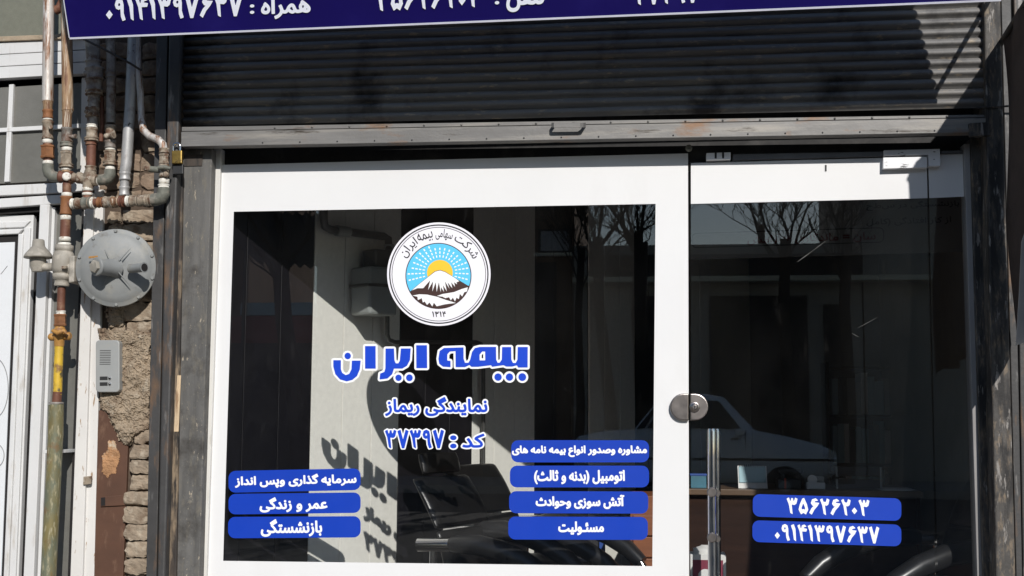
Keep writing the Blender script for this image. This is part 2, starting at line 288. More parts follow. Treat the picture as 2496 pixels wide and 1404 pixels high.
# ------------------------------------------------------------------ lettering: outlines -> signed distance -> flat film
FORMS = {}
def _f(ch, base, n=4): FORMS[ch] = (base, n)
for ch, b, n in (('ا', 0xFE8D, 2), ('آ', 0xFE81, 2), ('ب', 0xFE8F, 4), ('پ', 0xFB56, 4), ('ت', 0xFE95, 4), ('ث', 0xFE99, 4), ('ح', 0xFEA1, 4),
                 ('د', 0xFEA9, 2), ('ذ', 0xFEAB, 2), ('ر', 0xFEAD, 2), ('ز', 0xFEAF, 2), ('س', 0xFEB1, 4), ('ش', 0xFEB5, 4), ('ص', 0xFEB9, 4),
                 ('ع', 0xFEC9, 4), ('ف', 0xFED1, 4), ('ک', 0xFB8E, 4), ('گ', 0xFB92, 4), ('ل', 0xFEDD, 4), ('م', 0xFEE1, 4), ('ن', 0xFEE5, 4),
                 ('ه', 0xFEE9, 4), ('و', 0xFEED, 2), ('ی', 0xFBFC, 4), ('ئ', 0xFE89, 4)): _f(ch, b, n)
def shape(s):
    out = []
    for i, ch in enumerate(s):
        if ch == 'ـ': out.append(ch); continue
        if ch not in FORMS: out.append({'(': ')', ')': '('}.get(ch, ch)); continue
        b, n = FORMS[ch]
        pv = s[i-1] if i else ' '; nx = s[i+1] if i+1 < len(s) else ' '
        jp = pv == 'ـ' or (pv in FORMS and FORMS[pv][1] == 4); jn = n == 4 and (nx in FORMS or nx == 'ـ')
        out.append(chr(b + (3 if jp and jn else 1 if jp else 2 if jn else 0)))
    return ''.join(reversed(out))
def text_loops(s):
    c = D.curves.new('outline', 'FONT'); c.body = shape(s); c.dimensions = '2D'; c.fill_mode = 'NONE'; c.resolution_u = 3
    o = D.objects.new('outline', c); COL.objects.link(o)
    dg = bpy.context.evaluated_depsgraph_get(); me = o.evaluated_get(dg).to_mesh()
    co = np.array([v.co[:2] for v in me.vertices]); ed = np.array([e.vertices[:] for e in me.edges])
    sg = np.concatenate([co[ed[:, 0]], co[ed[:, 1]]], 1)
    D.objects.remove(o); D.curves.remove(c); return sg
DIGIT = {
 '۱': (.36, [[(0, .93), (.17, 1), (.28, .72), (.32, 0), (.20, .08), (.12, .62)]]),
 '۷': (.68, [[(0, .93), (.16, 1), (.33, .42), (.50, 1), (.66, .93), (.40, 0), (.27, 0)]]),
 '۳': (.70, [[(0, .93), (.13, 1), (.19, .80), (.26, .79), (.30, .97), (.38, .97), (.42, .79), (.49, .81), (.55, 1), (.68, .94), (.61, .65), (.5, .57), (.3, .60), (.36, 0), (.24, .06), (.14, .60)]]),
 '۲': (.60, [[(0, .93), (.13, 1), (.2, .80), (.37, .78), (.44, 1), (.58, .94), (.52, .66), (.42, .58), (.29, .60), (.36, 0), (.24, .06), (.14, .6)]]),
 '۴': (.62, [[(0, .93), (.13, 1), (.19, .79), (.25, .74), (.30, .95), (.46, 1.0), (.58, .9), (.43, .86), (.38, .79), (.62, .74), (.58, .60), (.29, .60), (.36, 0), (.24, .06), (.14, .6)]]),
 '۶': (.62, [[(.2, .56), (.1, .7), (.18, .93), (.4, 1), (.54, .88), (.36, .84), (.29, .75), (.62, .72), (.5, .52), (.3, .3), (.14, 0), (0, .1), (.14, .38), (.3, .54)]]),
 '۵': (.62, [[(.24, .96), (.34, 1), (.52, .62), (.6, .28), (.46, 0), (.3, .1), (.15, 0), (0, .28), (.08, .6)], [(.29, .72), (.17, .42), (.18, .27), (.3, .30), (.43, .27), (.42, .42)][::1]]),
 '۰': (.36, [[(0, .30), (.16, .49), (.32, .30), (.16, .11)]]),
 '۹': (.58, [[(.02, .74), (.08, .93), (.24, 1), (.40, .92), (.45, .72), (.46, .34), (.56, .04), (.42, 0), (.34, .2), (.31, .56), (.2, .52), (.08, .58)], [(.16, .72), (.2, .66), (.28, .67), (.31, .76), (.26, .83), (.18, .81)]]),
 ':': (.3, [[(.06, .14), (.06, .30), (.22, .30), (.22, .14)], [(.06, .5), (.06, .66), (.22, .66), (.22, .5)]])}
def poly_segs(polys):
    out = []
    for p in polys:
        for i in range(len(p)): out.append((*p[i], *p[(i+1) % len(p)]))
    return np.array(out, float)
def orient(polys, holes=()):
    res = []
    for i, p in enumerate(polys):
        a = sum(p[k][0]*p[(k+1) % len(p)][1]-p[(k+1) % len(p)][0]*p[k][1] for k in range(len(p)))
        want = -1 if i in holes else 1
        res.append(p if a*want > 0 else p[::-1])
    return res
def digit_segs(s):
    x = 0; out = []
    for ch in s:
        w, ps = DIGIT[ch]; ps = orient(ps, holes=(1,) if ch in '۵۹' else ())
        out.append(poly_segs([[(px+x, py) for px, py in p] for p in ps])); x += w+0.08
    return np.concatenate(out)
def fit(sg, w, h):
    mn = np.minimum(sg[:, :2].min(0), sg[:, 2:].min(0)); mx = np.maximum(sg[:, :2].max(0), sg[:, 2:].max(0))
    sc = np.array([w, h])/(mx-mn); return np.concatenate([(sg[:, :2]-mn)*sc, (sg[:, 2:]-mn)*sc], 1)
def film(sg, dil=0.0, step=0.0012):
    """flat polygons covering the union of the outlines grown by dil (round pen)"""
    pad = dil+3*step
    x0, y0 = min(sg[:, 0].min(), sg[:, 2].min())-pad, min(sg[:, 1].min(), sg[:, 3].min())-pad
    nx = int((max(sg[:, 0].max(), sg[:, 2].max())+pad-x0)/step)+2; ny = int((max(sg[:, 1].max(), sg[:, 3].max())+pad-y0)/step)+2
    gx = x0+np.arange(nx)*step; gy = y0+np.arange(ny)*step+1e-7
    Rm = dil+2.5*step; dist = np.full((ny, nx), Rm)
    for ax, ay, bx, by in sg:
        i0 = max(0, int((min(ax, bx)-Rm-x0)/step)); i1 = min(nx, int((max(ax, bx)+Rm-x0)/step)+2)
        j0 = max(0, int((min(ay, by)-Rm-y0)/step)); j1 = min(ny, int((max(ay, by)+Rm-y0)/step)+2)
        px = gx[i0:i1][None, :]-ax; py = gy[j0:j1][:, None]-ay; dx, dy = bx-ax, by-ay; L = dx*dx+dy*dy+1e-18
        t = np.clip((px*dx+py*dy)/L, 0, 1); d = np.sqrt((px-t*dx)**2+(py-t*dy)**2)
        w = dist[j0:j1, i0:i1]; np.minimum(w, d, out=w)
    wind = np.zeros((ny, nx), int)
    for j in range(ny):
        y = gy[j]; a = sg[:, 1] <= y; b = sg[:, 3] <= y; k = a != b
        if not k.any(): continue
        q = sg[k]; xc = q[:, 0]+(y-q[:, 1])/(q[:, 3]-q[:, 1])*(q[:, 2]-q[:, 0]); s = np.where(q[:, 3] > q[:, 1], 1, -1)
        for c, e in zip(xc, s): wind[j, :max(0, min(nx, int(math.ceil((c-x0)/step))))] += e
    f = np.where(wind != 0, dist, -dist)+dil
    ins = f > 0; cnt = ins[:-1, :-1].astype(int)+ins[:-1, 1:]+ins[1:, :-1]+ins[1:, 1:]
    V, F = [], []
    for j in range(ny-1):
        row = cnt[j]; i = 0; nz = np.nonzero(row)[0]
        if not len(nz): continue
        i = nz[0]; last = nz[-1]
        while i <= last:
            if row[i] == 4:
                e = i
                while e+1 <= last and row[e+1] == 4: e += 1
                k = len(V); V += [(gx[i], gy[j]), (gx[e+1], gy[j]), (gx[e+1], gy[j+1]), (gx[i], gy[j+1])]; F.append((k, k+1, k+2, k+3)); i = e+1; continue
            if row[i]:
                c = [(i, j), (i+1, j), (i+1, j+1), (i, j+1)]; k = len(V)
                for q in range(4):
                    p, r = c[q], c[(q+1) % 4]; fp, fr = f[p[1], p[0]], f[r[1], r[0]]
                    if fp > 0: V.append((gx[p[0]], gy[p[1]]))
                    if (fp > 0) != (fr > 0):
                        t = fp/(fp-fr); V.append((gx[p[0]]+t*(gx[r[0]]-gx[p[0]]), gy[p[1]]+t*(gy[r[1]]-gy[p[1]])))
                F.append(tuple(range(k, len(V))))
            i += 1
    return V, F
def letter(sg, surf, box, off, mat, parent, dil=0.0, name='lettering', slope=0.0, step=0.0012, top=None):
    """box = (x0, y0, x1, y1) picture measurement of the ink on the surface"""
    x0, y0, x1, y1 = box
    O = surf(x0, y1, off); U = surf(x1, y1+slope*(x1-x0), off)-O; V_ = surf(x0, y0, off)-O
    V_ = V_ - 0*U; w, h = U.length, V_.length; U.normalize(); V_.normalize()
    pts, fs = film(fit(sg, w, h), dil, step)
    mb = MB(); mb.add([O+U*a+V_*b for a, b in pts], fs); return part(name, mb, mat, parent)
def flat(polys, surf, off, mat, parent, name, conv=lambda p: p):
    mb = MB()
    for p in polys:
        v = [surf(*conv(q), off) for q in p]
        n = sum(((v[i]-v[0]).cross(v[i+1]-v[0]) for i in range(1, len(v)-1)), Vector())
        if n.y > 0: v = v[::-1]
        mb.add(v, [list(range(len(v)))])
    return part(name, mb, mat, parent)
def rrect(x0, y0, x1, y1, r, slope=0.0, n=5):
    pts = []
    for cx, cy, a in ((x1-r, y0+r, 0), (x0+r, y0+r, 90), (x0+r, y1-r, 180), (x1-r, y1-r, 270)):
        for k in range(n+1):
            t = R(a+90*k/n); px, py = cx+r*math.cos(t), cy-r*math.sin(t); pts.append((px, py+slope*(px-x0)))
    return pts
#SECTION2
# ------------------------------------------------------------------ ground and street
def sheet(name, x0, x1, y0, y1, z, mat): return part(name, MB().box(x0, x1, y0, y1, z-0.3, z), mat, kind='structure')
sheet('ground', -120, 120, -120, 60, -0.30, m_earth)
sheet('road', -90, 90, -15.9, -3.2, -0.14, m_asph)
sheet('pavement', -90, 90, -3.198, 0.9, -0.005, m_pave)
sheet('opposite_pavement', -90, 90, -22, -15.902, 0.0, m_opave)

def panel(name, pts, y, depth, mat, parent=None, bevel=0.0, surf=None, **k):
    """pts: TL, TR, BR, BL (or any clockwise loop) measured in the picture, on the plane y; thickness goes into the wall"""
    s = surf or facing(y); v = [s(px, py) for px, py in pts][::-1]
    return part(name, MB().slab(v, (0, depth, 0)), mat, parent, bevel, **k)
def col(name, t, b, y, depth, mat, parent=None, bevel=0.0, **k):
    """upright strip: t = (xl, xr, ytop), b = (xl, xr, ybottom); carried on down to the ground"""
    e = (1700-b[2])/(b[2]-t[2]) if b[2] >= 1400 else 0
    bl, br, yb = b[0]+(b[0]-t[0])*e, b[1]+(b[1]-t[1])*e, 1700 if e else b[2]
    return panel(name, [(t[0], t[2]), (t[1], t[2]), (br, yb), (bl, yb)], y, depth, mat, parent, bevel, **k)

# ------------------------------------------------------------------ the shop building: walls round the opening, the room behind
xl, xr = X(440, 1000), X(2420, 1000)
ztop = Z(1200, 366)
bld = root('shop_building', (xl-0.3, 0.2, 0), 'dark shop building with an open shop front, behind the navy sign', 'building')
part('upper_wall', MB().box(xl-0.3, xr+2.5, 0.06, 0.30, ztop+0.30, 5.2), m_render, bld)
part('side_wall', MB().box(xr-0.02, xr+2.5, 0.05, 0.30, 0, ztop+0.298), m_render, bld)
part('header_board', MB().box(xl, xr-0.025, 0.035, 0.08, ztop-0.06, ztop+0.297), m_dark, bld)
part('roof', MB().box(xl-0.3, xr+2.5, 0.302, 4.6, 3.05, 3.2), m_render, bld)
# interior shell
part('interior_floor', MB().box(xl-0.2, xr+0.6, 0.012, 4.4, -0.02, 0.0), m_floor, kind='structure')
part('interior_ceiling', MB().box(xl-0.2, xr+0.6, 0.305, 4.4, 2.9, 3.0), m_ceil, kind='structure')
part('back_wall', MB().box(xl-0.2, xr+0.6, 4.0, 4.2, 0.0, 2.9), m_iwall, kind='structure')
part('right_wall', MB().box(xr+0.3, xr+0.5, 0.302, 4.0, 0.0, 2.9), m_iwall, kind='structure')
# oblique panelled wall on the left of the room
A0 = W(552, 1017, 0.065); A0.z = 0
wdir = Vector((math.sin(R(33)), math.cos(R(33)), 0)); wn = Vector((wdir.y, -wdir.x, 0))
def wall_t(px):
    d = ray(px, 1017); # intersect in plan
    den = d.x*wdir.y-d.y*wdir.x; ex, ey = EYE.x-A0.x, EYE.y-A0.y
    return (d.x*ey-d.y*ex)/(-den) if False else ((ey*d.x-ex*d.y)/(wdir.y*d.x-wdir.x*d.y))
t0 = wall_t(758); PW = (wall_t(1437)-t0)/12
def joint(n): return wall_t((758+102.7*n)/(1+0.0323*n))
lw = part('left_wall', MB().slab([A0-wn*0.02, A0-wn*0.02+wdir*4.6, A0-wn*0.02+wdir*4.6+Vector((0, 0, 2.9)), A0-wn*0.02+Vector((0, 0, 2.9))], -wn*0.12), m_joint, kind='structure')
WALLPL = Plane(A0+wn*0.0, wn)
for n in range(-3, 21):
    a, b = joint(n)+0.0022, joint(n+1)-0.0022
    a = max(a, 0.0)
    if b <= a: continue
    p, q = A0+wdir*a, A0+wdir*b; h = Vector((0, 0, 2.88))
    part('wall_panel', MB().slab([p, q, q+h, p+h], -wn*0.019), m_panell if (n//3) % 2 == 0 else m_paneld, lw, bevel=0.0012, segs=1)

# ------------------------------------------------------------------ roller shutter
SH = -0.10
sh = root('roller_shutter', W(1400, 330, SH), 'dark grey corrugated roller shutter, rolled up above the shop window', 'shutter')
cl, cr = 447, 2398
# courses: left and right picture heights of each slat joint
nsl = 15
def slat_y(i, px):
    yl = 306-21.6*i; yr = 262-24.6*i; t = (px-450)/(2390-450); return yl+(yr-yl)*t
me = None
for i in range(nsl):
    mb = MB(); prof = []
    pl0, pl1 = W(cl, slat_y(i, cl), SH), W(cl, slat_y(i+1, cl), SH)
    pr0, pr1 = W(cr, slat_y(i, cr), SH), W(cr, slat_y(i+1, cr), SH)
    cs = [(0.0, 0.0065), (0.10, 0.0035), (0.24, -0.0035), (0.34, -0.0095), (0.44, -0.0122), (0.60, -0.0112), (0.78, -0.0075), (0.92, -0.0005), (1.0, 0.0065)]
    nx = 25; vs = []
    for t, dy in cs:
        for k in range(nx):
            s = k/(nx-1); a = pl0.lerp(pr0, s); b = pl1.lerp(pr1, s); p = a.lerp(b, t); jit = 0.0022*math.sin(i*2.1+s*7)+0.0014*math.sin(s*19+i*1.7)
            vs.append((p.x, SH+dy+jit, p.z))
    fs = [[r*nx+k, r*nx+k+1, (r+1)*nx+k+1, (r+1)*nx+k] for r in range(len(cs)-1) for k in range(nx-1)]
    mb.add(vs, fs, True)
    part('slat', mb, m_shut, sh)
# bottom rail
rail = panel('bottom_rail', [(441, 321), (2412, 287), (2412, 323), (441, 358)], SH-0.030, 0.05, m_rail, sh, bevel=0.003)
panel('rail_top_flange', [(443, 309.5), (2410, 279), (2410, 286), (443, 320)], SH-0.012, 0.03, m_rail, rail, bevel=0.0015)
panel('rail_lower_lip', [(441, 347), (2412, 312.5), (2412, 322), (441, 357)], SH-0.036, 0.0055, m_rail, rail, bevel=0.001)
def on_line(px, a, b): return a[1]+(b[1]-a[1])*(px-a[0])/(b[0]-a[0])
for k in range(20):
    px = 640+k*91; 
    if px > 2300: break
    p = W(px, on_line(px, (441, 351.5), (2412, 316)), SH-0.0365); part('rivet', MB().lathe(p, (0, -1, 0), [(0, .0035), (.0015, .003), (.0022, .001)], 8), m_odark, rail)
    p = W(px+30, on_line(px+30, (443, 315), (2410, 282)), SH-0.0125); part('rivet', MB().lathe(p, (0, -1, 0), [(0, .0045), (.003, .004), (.004, .001)], 8), m_rail, rail)
# pull handle: a flat strip bent into a loop that stands out from the rail
hy = SH-0.030; mb = MB(); loop = [(1350, 0.0), (1344, 0.034), (1350, 0.044), (1414, 0.044), (1422, 0.034), (1428, 0.0)]
for (xa, da), (xb, db) in zip(loop, loop[1:]):
    a = [W(xa, 311, hy-da), W(xb, 310, hy-db), W(xb, 299, hy-db), W(xa, 300, hy-da)]; q = (a[1]-a[0]).cross(Vector((0, 0, 1))).normalized()*0.004
    mb.add([*a, *[v-q for v in a]], [(0, 1, 2, 3), (7, 6, 5, 4), (0, 4, 5, 1), (2, 6, 7, 3), (1, 5, 6, 2), (0, 3, 7, 4)])
part('pull_handle', mb, m_rail, rail)
# guides
gl = root('shutter_guide', W(400, 1690, SH), 'blackened steel shutter guide beside the brick wall, holding the padlock', 'shutter guide', 'shutter guides')
col('channel_web', (384, 412, -60), (356, 381, 1404), -0.095, 0.08, m_guide, gl, bevel=0.003)
col('channel_lip', (414, 447, -60), (383, 401, 1404), -0.132, 0.12, m_guide, gl, bevel=0.008)
gr = root('shutter_guide', W(2440, 1690, SH), 'sooty rust-stained shutter guide at the right end of the shutter', 'shutter guide', 'shutter guides')
col('channel_lip', (2397, 2438, -40), (2428, 2476, 1404), -0.140, 0.11, m_guider, gr, bevel=0.006)
col('channel_web', (2439, 2464, -40), (2477, 2492, 1404), -0.12, 0.10, m_guide, gr, bevel=0.003)
part('tie_bar', MB().tube([W(2380, 263, -0.145), W(2440, 260, -0.150), W(2500, 255, -0.16)], 0.004, 8), m_guider, gr)
panel('joint_plate', [(2362, 300), (2412, 297), (2414, 330), (2364, 333)], -0.146, 0.02, m_guider, gr, bevel=0.002)

col('gap_strip', (414, 434, 358), (388, 408, 1404), -0.02, 0.05, m_gap, gl)  # dark strip added for the shade between guide and pillar
# ------------------------------------------------------------------ pillars either side of the glass
lp = root('shop_front_pillar', W(460, 1690), 'scuffed charcoal pillar with a peeled wooden edge, left of the window', 'pillar', 'shop front pillars')
col('face_board', (446, 517, 362), (430, 486, 1404), -0.07, 0.10, m_pill, lp, bevel=0.004)
col('edge_strip', (434, 446, 405), (402, 429, 1404), -0.085, 0.11, m_wood, lp, bevel=0.004)
panel('wood_block', [(449, 377), (494, 376), (492, 404), (448, 405)], -0.074, 0.003, m_wood, lp)
col('bare_edge', (432, 441, 915), (424, 435, 1052), -0.0875, 0.003, m_bare, lp)
rp = root('shop_front_pillar', W(2400, 1690), 'sooty black pillar between the grey frame and right shutter guide', 'pillar', 'shop front pillars')
col('face_board', (2366, 2396, 335), (2397, 2427, 1404), -0.05, 0.09, m_guider, rp, bevel=0.004)

# ------------------------------------------------------------------ aluminium frame of the shop front
fr = root('shop_front_frame', W(505, 1690), 'thin aluminium uprights that hold the shop window glass', 'frame')
col('upright', (521, 539, 362), (487, 503, 1404), -0.02, 0.05, m_alu, fr, bevel=0.002, label='cream painted upright beside the left pillar')
col('upright', (2350, 2365, 350), (2382, 2396, 1404), -0.03, 0.07, m_alug, fr, bevel=0.002, label='grey metal upright beside the right pillar')
panel('top_rail', [(1786, 375), (2154, 369), (2154, 381), (1786, 391)], -0.012, 0.03, m_drail, fr, bevel=0.002)
panel('top_rail', [(2294, 367), (2350, 366), (2350, 374), (2294, 375)], -0.012, 0.03, m_drail, fr, bevel=0.002)
part('track_roller', MB().lathe(W(1679, 362, -0.02), (0, -1, 0), [(0, .014), (.012, .014), (.016, .008)], 14), m_fitg, fr)

# ------------------------------------------------------------------ shop window: glass, white film border, emblem, lettering and blue labels
win = root('shop_window', W(1090, 1690), 'large fixed pane with wide white film border, round emblem and blue Persian lettering', 'window')
def pane(name, pts, parent):
    v = [W(px, py, 0.0) for px, py in pts][::-1]; return part(name, MB().slab(v, (0, 0.010, 0)), m_glass, parent)
pane('glass_pane', [(541, 402), (1677, 374), (1680.5, 1700), (493, 1700)], win)
def border(name, outer, inner, off, mat, parent, surf=GLASS):
    o = [surf(*p, off) for p in outer]; i = [surf(*p, off) for p in inner]; mb = MB()   # TL TR BR BL
    mb.add(o+i, [(0, 4, 5, 1), (1, 5, 6, 2), (2, 6, 7, 3), (3, 7, 4, 0)]); return part(name, mb, mat, parent)
border('white_film_border', [(541, 402), (1677, 374), (1680.5, 1690), (493, 1690)], [(570, 516), (1598, 497), (1590, 1380), (544, 1367)], 0.001, m_vinyl, win)

# emblem (measured on a 4.256x enlargement, origin 900,500)
EC = lambda q: (900+q[0]/4.256, 500+q[1]/4.256)
def circ(cx, cy, r, n=72, a0=0, a1=360): return [(cx+r*math.cos(R(a0+(a1-a0)*k/n)), cy-r*math.sin(R(a0+(a1-a0)*k/n))) for k in range(n if a1-a0 >= 360 else n+1)]
def annulus(name, cx, cy, r0, r1, off, mat, parent, n=72):
    a = circ(cx, cy, r1, n); b = circ(cx, cy, r0, n); mb = MB()
    va = [GLASS(*EC(p), off) for p in a]; vb = [GLASS(*EC(p), off) for p in b]
    mb.add(va+vb, [(k, (k+1) % n, n+(k+1) % n, n+k) for k in range(n)]); return part(name, mb, mat, parent)
em = flat([circ(722, 716, 537)], GLASS, 0.0012, m_white2, win, 'emblem', EC)
em['label'] = 'round emblem with sun rising behind a snowy mountain'
annulus('emblem_ring', 722, 716, 503, 516, 0.0016, m_black, em)
annulus('emblem_ring', 722, 716, 483, 489, 0.0016, m_black, em)
CX, CY, CR = 718, 734, 338
flat([circ(CX, CY, CR+5)], GLASS, 0.0016, m_brown, em, 'emblem_outline', EC)
flat([circ(CX, CY, CR-4)], GLASS, 0.0020, m_sky, em, 'emblem_sky', EC)
dash = []
for k in range(19):
    a = R(-14+k*208/18.0); sx, sy = 733, 700; dx, dy = math.cos(a), -math.sin(a)
    r = 158
    while r < 420:
        x0, y0 = sx+dx*r, sy+dy*r; x1, y1 = sx+dx*(r+24), sy+dy*(r+24)
        if math.hypot(x1-CX, y1-CY) > CR-14: break
        w0, w1 = 4+r*0.010, 4+(r+24)*0.010
        dash.append([(x0-dy*w0, y0+dx*w0), (x1-dy*w1, y1+dx*w1), (x1+dy*w1, y1-dx*w1), (x0+dy*w0, y0-dx*w0)]); r += 38
flat(dash, GLASS, 0.0024, m_vwhite, em, 'emblem_sun_rays', EC)
flat([circ(733, 702, 134, 48)], GLASS, 0.0026, m_yel, em, 'emblem_sun', EC)
lo = circ(CX, CY, CR-2, 40, 207, 342)
flat([[(425, 895), (500, 830), (600, 750), (680, 685), (735, 672), (790, 690), (900, 760), (1020, 832)] + lo[::-1][0:]], GLASS, 0.0030, m_brown, em, 'emblem_mountain', EC)
snow = [(440, 886), (510, 826), (604, 752), (684, 690), (735, 678), (786, 694), (890, 756), (935, 790), (905, 800), (912, 822), (880, 800), (890, 848), (850, 800), (862, 862), (812, 800), (832, 868),
        (785, 790), (805, 895), (765, 830), (775, 900), (745, 850), (742, 905), (722, 800), (700, 900), (690, 800), (655, 895), (662, 790), (610, 880), (632, 780), (560, 862), (500, 862)]
flat([snow], GLASS, 0.0033, m_vwhite, em, 'emblem_snow', EC)
flat([[(446, 938), (520, 925), (600, 928), (700, 950), (800, 985), (900, 1015), (840, 1022), (780, 1030), (700, 1050), (670, 1012), (655, 1052), (625, 1010), (600, 1035), (575, 1000), (556, 1010), (545, 965), (505, 985), (500, 950)],
      [(702, 942), (760, 922), (880, 902), (960, 870), (1022, 852), (1015, 895), (985, 905), (965, 948), (940, 920), (930, 975), (905, 960), (890, 1000), (868, 960), (846, 988), (828, 955), (790, 965), (760, 950)]], GLASS, 0.0034, m_vwhite, em, 'emblem_foothills', EC)
# curved company name round the top of the emblem, set letter group by letter group
def arc_text(words, r_mid, h, parent):
    for s, a0, a1 in words:                      # a0 > a1: from left end to right end of the ink, degrees
        sg = fit(text_loops(s), 1.0, 1.0); pts, fs = film(sg*np.array([4.0, 1, 4.0, 1])*0.05, 0.0006, 0.0014); pts = [(p[0]/0.2, p[1]/0.05) for p in pts]
        vs = []
        for u, v in pts:
            a = R(a0+(a1-a0)*u); rr = r_mid+(v-0.5)*h; vs.append(GLASS(*EC((722+rr*math.cos(a), 716-rr*math.sin(a))), 0.0017))
        part('lettering', MB().add(vs, fs), m_black, parent)
arc_text([('ایران', 154, 124), ('بیمه', 121, 99), ('سهامی', 95, 70), ('شرکت', 66, 24)], 414, 112, em)
letter(digit_segs('۱۳۱۴'), GLASS, (1053, 759, 1087, 773), 0.0017, m_black, em, 0.0002, step=0.0008)

# large two-word logotype (measured on a 4.387x enlargement, origin 780,800)
LG = [[(148, 345), (225, 345), (225, 440), (240, 480), (280, 505), (320, 490), (345, 440), (350, 350), (440, 350), (430, 440), (400, 510), (350, 550), (290, 565), (220, 545), (170, 490), (148, 410)],
      circ(302, 297, 32, 20), [(493, 195), (602, 195), (602, 430), (493, 430)],
      [(715, 222), (800, 222), (805, 345), (820, 380), (850, 380), (868, 350), (880, 222), (980, 222), (972, 340), (940, 400), (890, 430), (800, 430), (780, 490), (730, 535), (650, 545), (655, 488), (700, 470), (712, 430)],
      circ(850, 530, 31, 20), circ(967, 530, 33, 20), [(1045, 188), (1155, 188), (1155, 425), (1045, 425)],
      [(1295, 250), (1340, 218), (1545, 212), (1545, 330), (1560, 375), (1600, 375), (1620, 340), (1640, 260), (1670, 220), (1720, 208), (1890, 208), (1890, 340), (1905, 375), (1930, 375), (1955, 340), (1960, 210),
       (2050, 210), (2050, 340), (2068, 378), (2100, 378), (2120, 340), (2125, 210), (2225, 210), (2220, 420), (2125, 420), (2112, 396), (2060, 410), (2000, 410), (1970, 395), (1850, 412), (1840, 395), (1700, 412), (1630, 412), (1610, 392), (1560, 415), (1465, 415),
       (1465, 245), (1400, 250), (1372, 280), (1370, 350), (1405, 355), (1405, 415), (1330, 410), (1290, 380), (1282, 330)],
      [(1715, 285), (1745, 250), (1780, 250), (1780, 350), (1715, 350)], circ(1910, 523, 36, 20), circ(2030, 523, 36, 20), circ(2165, 523, 38, 20)]
LGm = [[(px, -py) for px, py in p] for p in LG]
sg = poly_segs(orient(LGm, holes=(8,)))
lbox = (780+145/4.387, 800+188/4.387, 780+2225/4.387, 800+565/4.387)
a = letter(sg, GLASS, lbox, 0.0012, m_vwhite, win, 0.0095, slope=0.0)
letter(sg, GLASS, lbox, 0.0020, m_lblue, win, 0.0012)
def outlined(s, box, surf, parent, seg=None, inner=0.0012, outer=0.0075, slope=0.0):
    sg = text_loops(s) if seg is None else seg
    letter(sg, surf, box, 0.0012, m_vwhite, parent, outer, slope=slope); letter(sg, surf, box, 0.0020, m_lblue, parent, inner, slope=slope)
outlined('نمایندگی ریماز', (940, 969, 1187, 1013), GLASS, win, inner=0.0024, outer=0.0088)
outlined('', (939, 1048, 1082, 1092), GLASS, win, digit_segs('۳۷۳۹۷'), inner=0.0012, outer=0.0065)
outlined('', (1097, 1061, 1113, 1093), GLASS, win, poly_segs(orient([circ(0, 0, .5, 16), circ(0, 1.7, .5, 16)])), inner=0.0, outer=0.006)
outlined('کد', (1128, 1058, 1180, 1090), GLASS, win, inner=0.0022, outer=0.0085)
def label(parent, box, slope, rows, r=17):
    lb = flat([rrect(*box, r, slope)], GLASS, 0.0016, m_vblue, parent, 'label')
    for sgx, b, dil in rows: letter(sgx, GLASS, b, 0.0022, m_vwhite, lb, dil, slope=slope)
    return lb
T = text_loops
label(win, (557, 1148, 879, 1201), -0.020, [(T('سرمایه گذاری وپس انداز'), (574, 1160, 868, 1190), 0.0021)])
label(win, (557, 1204, 879, 1254), -0.012, [(T('عمر و زندگی'), (634, 1214, 797, 1248), 0.0023)])
label(win, (556, 1260, 879, 1312), -0.006, [(T('بازنشستگی'), (637, 1267, 784, 1307), 0.0023)])
label(win, (1246, 1073, 1582, 1127), 0.0, [(T('مشاوره وصدور انواع بیمه نامه های'), (1249, 1087, 1576, 1113), 0.0019)])
label(win, (1243, 1135, 1582, 1188), 0.0, [(T('اتومبیل (بدنه و ثالث)'), (1303, 1147, 1522, 1179), 0.0021)])
label(win, (1241, 1197, 1580, 1251), 0.003, [(T('آتش سوزی وحوادث'), (1307, 1207, 1521, 1239), 0.0022)])
label(win, (1239, 1259, 1579, 1315), 0.003, [(T('مسئـولیت'), (1362, 1272, 1471, 1303), 0.0022)])

# ------------------------------------------------------------------ glass door and the narrow fixed light beside it
door = root('glass_door', W(1970, 1690), 'frameless glass door with white film band, steel lock and two blue number labels', 'door')
pane('glass_pane', [(1684, 397), (2258.5, 381), (2289, 1700), (1684, 1700)], door)
flat([[(1684, 398), (2258.5, 382), (2261, 483), (1684, 497)]], GLASS, 0.001, m_vinyl, door, 'white_film_band')
lb = label(door, (1835, 1204, 2197, 1259), 0.030, [(digit_segs('۳۵۶۲۶۲۰۳'), (1918, 1213, 2119, 1252), 0.0009)])
lb = label(door, (1834, 1268, 2197, 1321), 0.030, [(digit_segs('۰۹۱۴۱۳۹۷۶۳۷'), (1889, 1277, 2143, 1317), 0.0008)])
fx = root('fixed_light', W(2310, 1690), 'narrow fixed glass strip right of the door with shaded white film on top', 'window')
pane('glass_pane', [(2262, 377), (2350, 375), (2391, 1700), (2292, 1700)], fx)
flat([[(2262, 377), (2350, 375), (2353, 479), (2265, 483)]], GLASS, 0.001, m_vinyl, fx, 'white_film_band')
